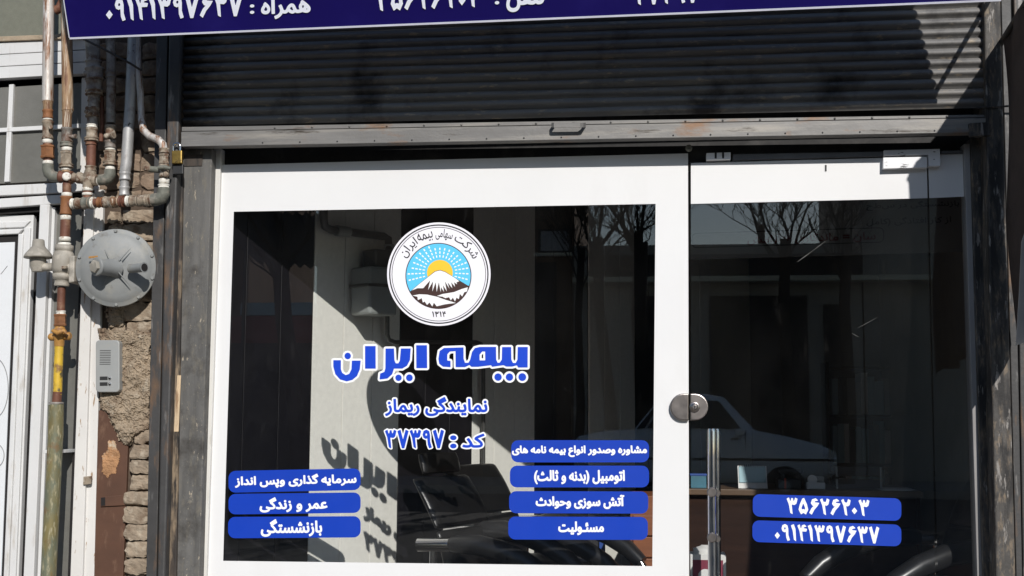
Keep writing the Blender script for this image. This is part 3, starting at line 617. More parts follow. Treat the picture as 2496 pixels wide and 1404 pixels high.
# patch fittings
panel('patch_fitting', [(1722, 373), (1781, 371), (1781, 388), (1722, 390)], -0.026, 0.044, m_patch, door, bevel=0.001)
panel('patch_fitting', [(2153, 384), (2260, 382), (2260, 408), (2153, 411)], -0.030, 0.048, m_patch, door, bevel=0.001)
pf = panel('patch_fitting', [(2155, 366), (2291, 363), (2292, 404), (2264, 405), (2263, 377), (2155, 379)], -0.028, 0.046, m_patch, fx, bevel=0.001)
for px, py in ((1742, 376), (1760, 375.5)): panel('fitting_slot', [(px, py-4), (px+5, py-4), (px+5, py+10), (px, py+10)], -0.0275, 0.002, m_odark, door)
panel('film_clip', [(2011, 402), (2015, 402), (2015, 417), (2011, 417)], -0.004, 0.003, m_odark, door)
for (x0, y0), (x1, y1), w in (((1944, 638), (1980, 612), 2.2), ((1980, 612), (2013, 587), 1.6), ((2076, 812), (2094, 822), 1.4), ((2090, 800), (2138, 774), 1.2)):  # thin grey streaks lying on the door glass
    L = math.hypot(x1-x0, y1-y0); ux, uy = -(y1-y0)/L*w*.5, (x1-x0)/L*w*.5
    flat([[(x0+ux*.4, y0+uy*.4), ((x0+x1)/2+ux, (y0+y1)/2+uy), (x1+ux*.3, y1+uy*.3), (x1-ux*.3, y1-uy*.3), ((x0+x1)/2-ux, (y0+y1)/2-uy), (x0-ux*.4, y0-uy*.4)]], GLASS, 0.0006, m_streak, door, 'grey_streak')
# lock: two D-shaped plates meeting at the gap
def dplate(x0, x1, y0, y1, left):
    r = (y1-y0)/2; pts = []
    if left:
        pts = [(x1, y0), (x1, y1)] + [(x0+r-r*math.sin(R(t)), (y0+y1)/2+r*math.cos(R(t))) for t in range(0, 181, 15)]
    else: pts = [(x1-r+r*math.sin(R(t)), (y0+y1)/2-r*math.cos(R(t))) for t in range(0, 181, 15)] + [(x0, y1), (x0, y0)]
    return pts
panel('lock_keeper', dplate(1633, 1679, 959, 1025, True), -0.022, 0.04, m_steel, win, bevel=0.005, segs=3)
lk = panel('lock', dplate(1682, 1727, 959, 1025, False), -0.022, 0.04, m_steel, door, bevel=0.005, segs=3)
part('lock_cylinder', MB().lathe(W(1693, 992, -0.022), (0, -1, 0), [(0, .021), (.004, .021), (.006, .018), (.006, .011), (.009, .011), (.010, .008)], 24), m_steel, lk)
panel('key_slot', [(1691.5, 988), (1694.5, 988), (1694.5, 997), (1691.5, 997)], -0.0325, 0.002, m_odark, lk)
# pull handles, outside and inside
for yy, x0, rad in ((-0.075, 1735, 0.0165), (0.085, 1746, 0.0165)):
    h = part('pull_handle', MB().tube([W(x0, 1045, yy), W(x0, 1052, yy)] + [W(x0+0.2*k, 1052+k*60, yy) for k in range(1, 9)], [rad*0.9, rad, *[rad]*8], 18), m_chrome, door)
    for py in (1199, 1309, 1480):
        p = W(x0, py, yy); part('standoff', MB().tube([p+Vector((0, -0.02 if yy < 0 else 0.02, 0)), Vector((p.x, 0.0 if yy < 0 else 0.01, p.z))], 0.013, 14), m_steel, h)
        if yy < 0: part('standoff_cap', MB().lathe(p+Vector((0, -0.018, 0)), (0, -1, 0), [(0, .0195), (.006, .0195), (.008, .016)], 20), m_steel, h)

# ------------------------------------------------------------------ padlock
pk = root('padlock', W(431, 398, -0.15), 'small brass padlock hanging at the left end of the shutter rail', 'padlock')
part('body', MB().slab(quad(facing(-0.165), [(418, 399), (443, 398), (443, 366), (418, 367)]), (0, 0.02, 0)), m_brass, pk, bevel=0.004)
a = W(422, 368, -0.155); b = W(439, 368, -0.155); c = (a+b)/2; rr = (b-a).length/2
part('shackle', MB().tube([a] + [c+Vector((-rr*math.cos(R(t)), 0, 0.018+rr*math.sin(R(t)))) for t in range(0, 181, 20)] + [b], 0.0045, 10), m_chrome, pk)
part('hasp', MB().slab(quad(facing(-0.15), [(420, 425), (446, 424), (446, 399.5), (420, 400.5)]), (0, 0.015, 0)), m_blackp, pk, bevel=0.003)
#SECTION3
# ------------------------------------------------------------------ neighbouring house on the left: window, transom and white metal door
hs = root('neighbour_house', (X(60, 1690), 0.1, 0), 'white panelled house front with grey obscured panes, left of the gas pipes', 'house')
part('wall', MB().box(X(-400, 700), X(246, 700), 0.16, 0.4, 0, 5.2), m_render, hs)
w2 = panel('upper_pane', [(-200, -300), (212, -300), (212, 84), (-200, 99)], 0.03, 0.01, m_frosto, hs)
panel('sill', [(-200, 96), (222, 80), (222, 92), (-200, 108)], 0.0, 0.14, m_plast, hs, bevel=0.003)
for k in range(3):
    a = 103+k*29.5; panel('fascia_strip', [(-200, a+12), (222, a-11), (222, a+16.5), (-200, a+40)], 0.012-0.002*k, 0.1, m_housew, hs, bevel=0.0015)
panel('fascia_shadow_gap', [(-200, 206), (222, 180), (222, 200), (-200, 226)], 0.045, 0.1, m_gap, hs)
tr = panel('transom_pane', [(-200, 212), (216, 186), (216, 436), (-200, 458)], 0.045, 0.01, m_frost, hs)
panel('muntin', [(22, 206), (33, 205), (22, 442), (10, 443)], 0.03, 0.015, m_housew, tr, bevel=0.001)
panel('muntin', [(-200, 333), (-200, 323), (212, 300), (212, 310)][1:]+[(-200, 333)], 0.028, 0.017, m_housew, tr, bevel=0.001)
panel('muntin', [(199, 190), (216, 188), (210, 440), (195, 441)], 0.03, 0.015, m_jamb, tr, bevel=0.001)
panel('transom_bar', [(-200, 462), (150, 445), (242, 442), (242, 461), (150, 470), (-200, 486)], -0.005, 0.12, m_housew, hs, bevel=0.003)
panel('transom_gap', [(-200, 486), (242, 461), (242, 472), (-200, 500)], 0.02, 0.1, m_gap, hs)
dr = root('house_door', W(40, 1690, 0.05), 'white metal house door with pale inset panel at the left edge', 'door')
panel('frame_head', [(-200, 497), (150, 474), (150, 496), (-200, 520)], 0.0, 0.09, m_housew, dr, bevel=0.003)
panel('frame_gap', [(-200, 520), (150, 496), (150, 512), (-200, 536)], 0.03, 0.05, m_gap, dr)
col('frame_gap', (60, 160, 512), (35, 104, 1404), 0.085, 0.02, m_gap, dr)
col('frame_post', (97, 121, 498), (57, 82, 1404), 0.0, 0.06, m_housew, dr, bevel=0.003)
col('frame_bead', (127, 134, 505), (91, 99, 1404), 0.02, 0.03, m_housew, dr, bevel=0.001)
lf = col('leaf', (-300, 82, 524), (-300, 45, 1404), 0.045, 0.03, m_housew, dr, bevel=0.003)
def mould(x0, y0, x1, y1, d, y, mat):      # mitred moulding frame round the inset: right and top sides
    panel('moulding', [(-300, y0+14), (x0, y0), (x0-d, y0+d), (-300, y0+d+14)], y, 0.02, mat, lf, bevel=0.004)
    col('moulding', (x0-d, x0, y0+d), (x1-d, x1, 1404), y, 0.02, mat, lf, bevel=0.004)
mould(74, 538, 38, 1404, 16, 0.035, m_housew)
mould(56, 558, 20, 1404, 12, 0.028, m_housew)
panel('inset_gap', [(-300, 588), (45, 572), (9, 1404), (-28, 1690), (-300, 1690)], 0.0445, 0.02, m_gap, lf)
panel('inset_sheet', [(-300, 604), (36, 590), (3, 1404), (-34, 1690), (-300, 1690)], 0.040, 0.004, m_sheet, lf)
# engraved arcs on the inset
for cx, cy, rx, ry in ((-12, 945, 32, 72), (-14, 1110, 24, 30)):
    pth = [W(cx+rx*math.cos(R(t)), cy-ry*math.sin(R(t)), 0.0385) for t in range(-85, 86, 6)]
    part('engraved_line', MB().tube(pth, 0.0018, 6), m_line, lf)
part('engraved_line', MB().tube([W(2+k*4, 668-k*5, 0.0385) for k in range(5)], 0.0012, 6), m_line, lf)
# side light beside the door, then the white jamb
sl = col('side_pane', (134, 200, 505), (99, 168, 1404), 0.045, 0.01, m_frost, hs)
panel('side_pane_bar', [(104, 1099), (176, 1098), (176, 1103), (104, 1104)], 0.03, 0.012, m_housew, sl, bevel=0.001)
col('pane_gap', (200, 207, 505), (165, 173, 1404), 0.02, 0.05, m_gap, hs)
panel('latch', [(203, 1162), (222, 1160), (221, 1180), (202, 1182)], -0.040, 0.012, m_fit, hs, bevel=0.002)
jb = col('jamb', (206, 229, 470), (171, 201, 1404), -0.03, 0.15, m_jamb, hs, bevel=0.003)
col('jamb_return', (230, 252, 462), (202, 229, 1404), -0.015, 0.12, m_jamb, hs, bevel=0.003)

# ------------------------------------------------------------------ rough brick strip between the house and the shop
bw = root('brick_wall', W(320, 1690, 0.0), 'narrow crumbling brick wall patched with mud plaster, behind the regulator', 'wall')
BWX = facing(0.0)
part('core', MB().slab([W(215, 1720, 0.004), W(420, 1720, 0.004), W(452, -500, 0.004), W(236, -500, 0.004)], (0, 0.3, 0)), m_core, bw)
from mathutils import noise as mnoise
def rough(p, amp, f): return Vector((mnoise.noise(p*f), mnoise.noise(p*f+Vector((9, 3, 1))), mnoise.noise(p*f+Vector((2, 7, 5)))))*amp
def rough_brick(px0, px1, py0, py1, y, mat, name='brick'):
    """one hand-laid, crumbling brick: chipped corners, pitted face"""
    f = facing(y); bm = bmesh.new(); a, b = f(px0, py1), f(px1, py0)
    bmesh.ops.create_cube(bm, size=1.0); bmesh.ops.subdivide_edges(bm, edges=bm.edges[:], cuts=6, use_grid_fill=True)
    w, h = (b.x-a.x), (b.z-a.z); c = Vector(((a.x+b.x)/2, y+0.03, (a.z+b.z)/2)); tilt = random.uniform(-.05, .05); so_ = random.uniform(0, 50)
    for v in bm.verts:
        q = v.co.copy(); ex, ez = abs(q.x)*2, abs(q.z)*2
        p = c+Vector((q.x*w, q.y*0.06, q.z*h+q.x*w*tilt)); s_ = p+Vector((so_, 0, 0))
        chip = max(0, ex**6+ez**6-.55)*max(0, mnoise.noise(s_*45)+.45)*0.012
        p += rough(s_, .0055, 38)+rough(s_, .0025, 110)
        if q.y < 0: p.y += chip
        p.x -= math.copysign(chip*.6, q.x); p.z -= math.copysign(chip*.6, q.z); v.co = p
    mb = MB(); bm.verts.index_update(); mb.add([v.co for v in bm.verts], [[v.index for v in fc.verts] for fc in bm.faces], False); bm.free()
    return part(name, mb, mat, bw)
def edge_l(py): return 372-(py-750)*0.030   # face of the guide
courses = [(512, 545), (546, 588), (590, 640), (642, 690), (692, 735), (737, 782), (784, 814)]
for i, (a, b) in enumerate(courses):
    r = edge_l(a)+6; m = 300+random.randint(-14, 14)
    rough_brick(262, m-1.5, a+random.uniform(-1, 2), b, -0.012+random.uniform(-.006, .006), m_brickd if i % 2 else m_brick)
    rough_brick(m+1.5, r, a+random.uniform(-2, 2), b+random.uniform(-2, 1), -0.018+random.uniform(-.008, .004), m_brick)
y = 942
for i in range(13):
    h = random.uniform(34, 46) if i > 3 else random.uniform(28, 40); l = (323 if y < 1060 else 314 if y < 1180 else 304)+random.uniform(-5, 5)-(y-1060)*0.012
    if y > 960: rough_brick(l, edge_l(y)+4, y+1.5, y+h-2, -0.022+random.uniform(-.010, .006), m_brick)
    y += h
y = 100
for i in range(9):
    h = random.uniform(38, 50); rough_brick(238, 335+random.uniform(-20, 15), y+1.5, y+h-1.5, -0.004, m_brickd); rough_brick(338+random.uniform(0, 8), 400, y+1.5, y+h-1.5, -0.006, m_brickd); y += h
# plaster blanket in the middle: displaced sheet, standing proud of the bricks
def crust(name, loop, y, mat, amp, cell=7, seed=1):
    rnd = random.Random(seed); xs = [p[0] for p in loop]; ys = [p[1] for p in loop]
    def inside(px, py):
        c = False; n = len(loop)
        for i in range(n):
            x1, y1 = loop[i]; x2, y2 = loop[(i+1) % n]
            if (y1 > py) != (y2 > py) and px < (x2-x1)*(py-y1)/(y2-y1)+x1: c = not c
        return c
    nx = int((max(xs)-min(xs))/cell)+1; ny = int((max(ys)-min(ys))/cell)+1; idx = {}; mb = MB()
    wob = lambda px, py: (px+9*mnoise.noise(Vector((px*.05, py*.05, seed)))+4*mnoise.noise(Vector((px*.2, py*.2, seed))), py+9*mnoise.noise(Vector((py*.05, px*.05, seed+4))))
    ins = lambda px, py: inside(*wob(px, py))
    def vid(i, j):
        if (i, j) not in idx:
            px, py = min(xs)+i*cell, min(ys)+j*cell
            edge = not all(ins(px+a*cell, py+b*cell) for a in (-1, 1) for b in (-1, 1)); q = Vector((px*.03, py*.03, seed))
            dz = amp*(1.6*mnoise.noise(q)+.9*mnoise.noise(q*3.1)+.7*mnoise.noise(q*8.3)+.4*mnoise.noise(q*19))
            idx[i, j] = len(mb.v); mb.v.append(W(px+rnd.uniform(-.8, .8), py+rnd.uniform(-.8, .8), y+(0.016 if edge else 0)-dz))
        return idx[i, j]
    for i in range(nx):
        for j in range(ny):
            if ins(min(xs)+(i+.5)*cell, min(ys)+(j+.5)*cell):
                mb.f.append([vid(i, j), vid(i, j+1), vid(i+1, j+1), vid(i+1, j)]); mb.sm.append(False)
    return part(name, mb, mat, bw)
crust('plaster_patch', [(238, 800), (300, 805), (376, 800), (372, 900), (366, 1045), (330, 1062), (322, 1082), (300, 1088), (262, 1010), (246, 1000), (240, 960)], -0.032, m_plast, 0.010, 2.4, 3)
crust('plaster_patch', [(268, 545), (330, 552), (322, 740), (300, 800), (262, 800), (255, 700)], -0.022, m_plast, 0.007, 3, 5)
bs = panel('brown_board', [(240, 1000), (306, 1004), (312, 1075), (300, 1404), (292, 1690), (214, 1690), (226, 1404)], -0.012, 0.02, m_bsteel, bw, bevel=0.002)
crust('peeled_patch', [(262, 1062), (285, 1080), (292, 1110), (288, 1150), (268, 1170), (248, 1160), (250, 1110), (256, 1090)], -0.017, m_peel, 0.003, 2.2, 8)
panel('board_batten', [(246, 1212), (306, 1206), (305, 1232), (245, 1235)], -0.020, 0.01, m_bsteel, bs, bevel=0.002)
panel('board_slot', [(246, 1213), (256, 1212), (256, 1232), (246, 1233)], -0.0215, 0.003, m_gap, bs)

# ------------------------------------------------------------------ gas pipework
gp = root('gas_pipework', W(137, 1690, -0.12), 'cluster of rusty gas risers, elbows and valves joined above the grey regulator', 'gas pipes')
PX = 1/600.0
def pipe(pts, rpx, y, mat, name='pipe', seg=16):
    if not hasattr(y, '__len__'): y = [y]*len(pts)
    r = [q*PX for q in rpx] if hasattr(rpx, '__len__') else rpx*PX
    return part(name, MB().tube([W(px, py, yy) for (px, py), yy in zip(pts, y)], r, seg), mat, gp)
def coup(px, y0, y1, rpx, y, mat, name='coupling', x1=None, hexa=False, beads=True):
    """collar with rolled ends along an upright pipe"""
    a, b = W(px, y0, y), W(x1 if x1 is not None else px, y1, y); L = (b-a).length; r = rpx*PX; q = min(0.18, .006/L)
    pr = [(0, r*.86), (0, r*1.06), (L*q, r*1.10), (L*q*1.8, r*.98), (L*(1-q*1.8), r*.98), (L*(1-q), r*1.10), (L, r*1.06), (L, r*.86)] if beads else [(0, r*.85), (L*.12, r), (L*.88, r), (L, r*.85)]
    return part(name, MB().lathe(a, b-a, pr, 6 if hexa else 18, not hexa), mat, gp)
def tape(px, y0, y1, rpx, y, x1=None): return coup(px, y0, y1, rpx, y, m_tape, 'thread_tape', x1, beads=False)
def hcoup(x0, y0, x1, y1, rpx, y, mat, name='coupling', yb=None):
    a, b = W(x0, y0, y), W(x1, y1, y if yb is None else yb); L = (b-a).length; r = rpx*PX
    return part(name, MB().lathe(a, b-a, [(0, r*.9), (0, r*1.08), (L*.12, r*1.08), (L*.2, r*.96), (L*.8, r*.96), (L*.88, r*1.08), (L, r*1.08), (L, r*.9)], 16), mat, gp)
def elbow(pts, rpx, y, mat):
    o = pipe(pts, rpx, y, mat, 'elbow'); return o
YP = -0.12; YQ = -0.165
# riser 1
pipe([(120, -120), (118, 80), (116.5, 240), (116.5, 247)], [14, 14, 14, 14.5], YP, m_pipew)
pipe([(116.5, 245), (116.5, 256), (116.5, 268), (116, 345)], [14.5, 12, 11.5, 11.5], YP, m_piper)
coup(116.5, 268, 290, 12.5, YP, m_nut); tape(116.5, 288, 294, 12.8, YP); coup(116.5, 296, 340, 13.5, YP, m_fit); tape(116, 338, 350, 13, YP)
pipe([(116, 345), (117, 400)], 11, YP, m_oxide); coup(116.5, 355, 386, 17, YP, m_nut, 'union_nut', hexa=True); tape(117, 392, 403, 13, YP)
part('valve_stem', MB().lathe(W(124, 312, YP-0.02), (0.4, -1, 0), [(0, .010), (.014, .010), (.018, .007)], 10), m_fit, gp)
elbow([(117, 400), (117, 412), (120, 423), (128, 430), (140, 432), (148, 432)], [14, 14.5, 14.5, 14.5, 13.5, 14], YP, m_fitg)
elbow([(170, -40), (160, -15), (153, 5), (146, 20), (134, 26)], 12, YP+.02, m_oxide)
# riser 2
pipe([(160, -120), (163, 80), (165, 262), (165, 270)], [14, 14, 14, 15], YP, m_piper)
pipe([(165, 268), (164, 280), (163, 310), (161, 420)], [14.5, 12, 11.5, 11.5], YP, m_piper)
coup(163.5, 312, 348, 14, YP, m_piped); pipe([(163, 333), (176, 333), (186, 332)], [5, 5, 6], YP-0.01, m_piped, 'valve_stem'); coup(162, 347, 358, 15, YP, m_fitg, 'valve_body')
tape(162.5, 359, 369, 13.5, YP); coup(162, 370, 403, 14.5, YP, m_fit, 'union_nut', hexa=True); coup(161.5, 401, 409, 17, YP, m_fit); tape(161, 409, 416, 13, YP)
hcoup(146, 431, 176, 433, 15, YP, m_oxide, 'tee'); part('tape_ring', MB().lathe(W(163, 431, YP-0.018), (0.3, -1, 0), [(0, .018), (.010, .018), (.012, .012)], 16), m_tape, gp)
# riser 3 (with the big union)
pipe([(224, 60), (228, 150)], [20, 17], YP+0.02, m_piped); coup(228, 148, 170, 19, YP+0.02, m_piped); coup(230, 166, 196, 22, YP+0.02, m_piped, 'union_nut', x1=231)
coup(230, 196, 222, 20, YP+0.02, m_piped); coup(230, 221, 232, 21, YP+0.02, m_fit); coup(229, 232, 248, 15, YP+0.02, m_piped)
pipe([(228, 245), (225, 300), (222, 350)], [12, 14, 12], YP+0.01, m_piped); coup(225, 262, 286, 16, YP+0.01, m_fit, 'valve_body')
part('valve_stem', MB().lathe(W(219, 274, YP-0.015), (-0.2, -1, -0.1), [(0, .013), (.012, .013), (.012, .009), (.026, .009), (.030, .006)], 12), m_fit, gp)
pipe([(206, 180), (226, 178)], [7, 6], YP, m_piped, 'valve_stem')
coup(224, 304, 312, 13, YP, m_tape, 'thread_tape'); coup(224, 313, 338, 14, YP, m_fit); coup(223, 336, 345, 17, YP, m_fit)
pipe([(223, 345), (221, 418)], 12, YP, m_oxide); coup(222, 346, 354, 13.5, YP, m_oxide); coup(221, 405, 418, 13.5, YP, m_fit)
# cross with elbows
elbow([(221, 416), (219, 430), (216, 445), (214, 460)], [14, 17, 15, 13], YP, m_fit); hcoup(178, 433, 204, 437, 12, YP, m_fit, 'nipple'); hcoup(190, 433, 236, 440, 14, YP, m_fit, 'cross')
tape(213.5, 457, 466, 13.5, YP); tape(213, 470, 477, 13, YP); pipe([(213, 455), (213, 490)], 11.5, YP, m_oxide)
# riser 4
pipe([(268, 60), (271, 140), (270, 300)], 12, YP+0.03, m_piped); coup(270.5, 176, 190, 12.8, YP+0.03, m_piped); coup(270, 306, 334, 13, YP+0.03, m_fit)
part('valve_body', MB().lathe(W(257, 332, YP+0.01), (1, -0.3, 0), [(0, .011), (.012, .013), (.014, .009), (.034, .009), (.036, .015), (.046, .013)], 12), m_fit, gp)
pipe([(269, 330), (268, 420)], 10.5, YP+0.03, m_piped); coup(269, 343, 362, 13.5, YP+0.03, m_piped); tape(269, 361, 367, 13, YP+0.03); coup(268.5, 368, 395, 15.5, YP+0.03, m_fit, 'union_nut', hexa=True); coup(268.5, 394, 404, 17, YP+0.03, m_fit); tape(268.5, 405, 417, 12.5, YP+0.03)
elbow([(268, 414), (268, 425), (264, 434), (255, 438), (242, 439)], [14, 15, 15, 15, 14], YP+0.02, m_fitg); part('thread_tape', MB().lathe(W(241, 439, YP+0.015), (-1, 0, 0), [(0, .023), (.012, .023), (.014, .016)], 16), m_tape, gp)
pipe([(247, 225), (249, 300), (246, 345)], 6, YP+0.045, m_oxide)
# riser 5 (silver) and 6 (thin, bending)
pipe([(328, 30), (325, 95), (318, 250), (308, 400), (304, 424), (304, 430), (303, 470)], [14, 14, 14, 14, 14, 12, 11], YP+0.03, m_pipes); coup(304.5, 420, 440, 13.5, YP+0.03, m_pipes); coup(303, 455, 478, 12.5, YP+0.03, m_pipes)
pipe([(335, 60), (337, 170), (343, 240), (345, 290), (350, 318), (365, 332), (385, 340), (397, 352), (400, 372), (400, 405)], [8, 8, 9, 9, 9.5, 9.5, 9.5, 10, 10, 10], [YP+.03]*4+[YP]*2+[YQ]*4, m_pipew); coup(400, 362, 374, 12, YQ, m_fit); coup(400, 376, 400, 12.5, YQ, m_fit, hexa=True)
vb = coup(400, 402, 432, 12, YQ, m_fit, 'valve_body')
part('valve_lever', MB().tube([W(386, 409, YQ-.03), W(400, 407, YQ-.035), W(416, 411, YQ-.03)], [.008, .010, .007], 10), m_fitg, gp); part('valve_cap', MB().lathe(W(406, 426, YQ-.015), (0, -1, 0), [(0, .012), (.012, .012), (.014, .007)], 12), m_fit, gp)
part('valve_cap', MB().lathe(W(364, 412, YQ), (-.2, -1, 0), [(0, .012), (.02, .012), (.022, .007)], 12), m_fit, gp); pipe([(364, 412), (398, 415)], 8, YQ, m_fitg, 'nipple')
tape(400, 436, 448, 13, YQ); coup(399, 450, 460, 13.5, YQ, m_tape, 'thread_tape'); elbow([(399, 458), (399, 472), (394, 482), (382, 486), (368, 487)], [15, 16, 16, 16, 15], YQ, m_fitg)
# horizontal run
hy = lambda px: 497-(px-170)*0.048
yr = lambda px: YP+(YQ-YP)*max(0, (px-165)/210)
pipe([(165, hy(165)), (375, hy(375))], 11, [YP, YQ], m_oxide)
for x0, x1, r, mt in ((176, 184, 13, m_tape), (186, 222, 14, m_fit), (204, 224, 15.5, m_fitg), (225, 231, 14, m_tape), (240, 252, 13, m_nut), (256, 276, 14.5, m_fit), (276, 292, 13, m_piper), (293, 302, 14, m_oxide), (310, 318, 13, m_tape), (320, 338, 14, m_fit), (340, 366, 14.5, m_fit), (356, 372, 15, m_fit)):
    hcoup(x0, hy(x0), x1, hy(x1), r, yr(x0), mt, 'thread_tape' if mt is m_tape else 'coupling', yb=yr(x1))
# main drop through the regulator
coup(163, 445, 474, 11, YP, m_oxide, beads=False); tape(163, 470, 480, 13, YP); coup(162, 479, 524, 14, YP, m_nut, 'tee', x1=160); tape(160, 525, 537, 13.5, YP)
pipe([(160, 535), (158, 585)], 12.5, YP, m_oxide); tape(158, 578, 588, 14.5, YP); tape(157, 592, 600, 16, YP)
pipe([(150, 700), (148, 770)], 10, YP, m_oxide); coup(148.5, 758, 768, 11.5, YP, m_tape, 'thread_tape'); coup(147, 766, 795, 15, YP, m_nut, 'union_nut', hexa=True)
yv = part('valve_body', MB().lathe(W(146, 794, YP), W(144, 846, YP)-W(146, 794, YP), [(0, .020), (.012, .022), (.020, .028), (.045, .028), (.060, .022), (.086, .020)], 14), m_ochre, gp, label='ochre painted valve above the yellow pipe')
part('valve_stem', MB().lathe(W(118, 822, YP), (1, 0, 0.05), [(0, .008), (.008, .016), (.024, .016), (.028, .010), (.066, .010), (.070, .016), (.092, .018), (.098, .012)], 12), m_ochre, gp)
part('valve_lever', MB().tube([W(128, 806, YP-.035), W(142, 812, YP-.045), W(156, 806, YP-.04), W(162, 813, YP-.035)], [.007, .011, .009, .007], 8), m_ochre, gp)
pipe([(144, 840), (140, 962)], 11, YP, m_yellow); pipe([(140, 955), (138, 982)], 11.5, YP, m_oxide); part('flange', MB().lathe(W(137, 984, YP), (0, 0, 1), [(0, .030), (.006, .030), (.007, .026)], 20), m_piped, gp)
pipe([(136.5, 986), (135.5, 1060), (128, 1210), (118, 1404), (103, 1690)], 18.5, YP, m_sleeve, 'sleeve_pipe', 22)
panel('pipe_clip', [(104, 1097), (150, 1096), (150, 1104), (104, 1105)], YP+0.02, 0.12, m_housew, gp, bevel=0.001)

# ------------------------------------------------------------------ gas regulator
rg = root('gas_regulator', W(225, 760, -0.12), 'grey round gas regulator with dome vent and hex cap, on the white jamb', 'gas regulator')
dc = W(283, 653, -0.13); ax = Vector((0.24, -1, -0.02)).normalized(); r0 = 98*PX
part('back_housing', MB().lathe(dc-ax*0.055, ax, [(0, r0*.45), (.012, r0*.8), (.034, r0*.97), (.045, r0)], 48), m_reg, rg)
dk = part('diaphragm_housing', MB().lathe(dc-ax*0.011, ax, [(0, r0), (.012, r0), (.014, r0*.985), (.0145, r0*.90), (.018, r0*.88), (.026, r0*.74), (.033, r0*.5), (.036, r0*.3)], 56), m_reg, rg)
u1 = ax.orthogonal().normalized(); u2 = ax.cross(u1)
for k in range(10):
    t = R(36*k+12); p = dc+(u1*math.cos(t)+u2*math.sin(t))*r0*.945
    part('bolt', MB().lathe(p+ax*.002, ax, [(0, .0075), (.006, .0075), (.008, .005)], 6, False), m_reg, dk)
# spring tower leaning towards the left, with hex cap
b0 = dc+ax*0.020+Vector((0.004, 0, -0.002)); b1 = W(236, 650, -0.235); tw = (b1-b0); L = tw.length
part('spring_tower', MB().lathe(b0, tw, [(0, r0*.27), (L*.2, r0*.225), (L*.5, r0*.21), (L, r0*.205)], 28), m_reg, rg)
part('tower_cap', MB().lathe(b1-tw.normalized()*0.004, tw, [(0, r0*.24), (.006, r0*.24), (.009, r0*.22), (.0095, r0*.17)], 28), m_reg, rg)
part('hex_cap', MB().lathe(b1+tw.normalized()*0.004, tw, [(0, r0*.17), (.012, r0*.165), (.014, r0*.14)], 6, False), m_regb, rg)
for t in (50, 122, 238, 312):
    d = Vector((math.cos(R(t)), 0, math.sin(R(t)))); p = dc+d*r0*.62+ax*.036; q = dc+d*r0*.2+ax*.052
    part('rib', MB().tube([p-ax*.008, q-ax*.004], [.0012, .0035], 6), m_reg, dk)
v0 = W(318, 655, -0.17); v1 = W(352, 652, -0.205)
part('vent_port', MB().tube([v0, v0.lerp(v1, .85), v1], [.019, .0185, .022], 20), m_reg, rg)
part('vent_mouth', MB().lathe(v1, v1-v0, [(0, .0165), (.0008, .0165)], 18), m_gap, rg)
part('data_plate', MB().slab([W(216, 630, -.20), W(238, 628, -.2), W(238, 623, -.2), W(216, 625, -.2)], (0, .002, 0)), m_ochre, rg)
# side body
part('inlet_body', MB().lathe(W(157, 598, -.12), W(150, 702, -.12)-W(157, 598, -.12), [(0, .026), (0, .037), (.022, .038), (.024, .034), (.032, .040), (.05, .045), (.10, .045), (.118, .038), (.120, .034), (.122, .040), (.142, .038), (.146, .030), (.160, .029), (.165, .031), (.172, .030)], 24), m_regb, rg)
part('body_flange', MB().slab([W(166, 690, -.165), W(180, 688, -.165), W(182, 622, -.165), W(168, 624, -.165)], (0, .09, 0)), m_regb, rg, bevel=0.006)
part('body_neck', MB().tube([W(150, 655, -.12), W(215, 655, -.125)], .030, 18), m_regb, rg)
part('dome_cover', MB().lathe(W(94, 584, -.13), (0.03, 0, -1), [(0, .020), (.004, .024), (.028, .026), (.036, .032), (.060, .052), (.072, .058), (.078, .058), (.079, .050)], 28), m_regb, rg)
part('dome_stem', MB().tube([W(93, 630, -.13), W(92, 650, -.13), W(92, 662, -.13)], [.034, .032, .024], 18), m_regb, rg)
part('dome_arm', MB().tube([W(90, 652, -.13), W(150, 650, -.125)], [.018, .016], 14), m_regb, rg)
part('body_badge', MB().slab([W(150, 655, -.170), W(162, 654, -.170), W(162, 648, -.170), W(150, 649, -.170)], (0, .01, 0)), m_fit, rg)

# ------------------------------------------------------------------ intercom, loose wire
ic = root('intercom', W(262, 958, -0.045), 'grey two-button intercom panel fixed to the brickwork under the regulator', 'intercom')
part('case', MB().slab([facing(-.062)(px, py) for px, py in rrect(233, 829, 291, 956, 9)], (0, .035, 0)), m_inter, ic, bevel=0.004, segs=3)
for k in range(9): part('speaker_slot', MB().slab(quad(facing(-.0626), [(243.5-k*.1, 855+k*4.2), (270-k*.1, 855+k*4.2), (270-k*.1, 853.6+k*4.2), (243.5-k*.1, 853.6+k*4.2)]), (0, .002, 0)), m_interd, ic)
for py in (922, 936):
    part('name_plate', MB().slab(quad(facing(-.0635), [(243, py+4.5), (262, py+4.2), (262, py-4.5), (243, py-4.2)]), (0, .003, 0)), m_interd, ic, bevel=.0008)
    part('button', MB().lathe(W(268, py, -.062), (0, -1, 0), [(0, .0065), (.004, .006), (.005, .004)], 14), m_chrome, ic)
part('cable', MB().tube([W(195, 90, -.17), W(215, 101, -.18), W(250, 118, -.17), (W(290, 140, -.165)), W(318, 155, -.155), W(345, 172, -.12)], .0048, 8), m_cable,
     label='thin dark cable sagging across the pipes under the sign corner', cat='cable')

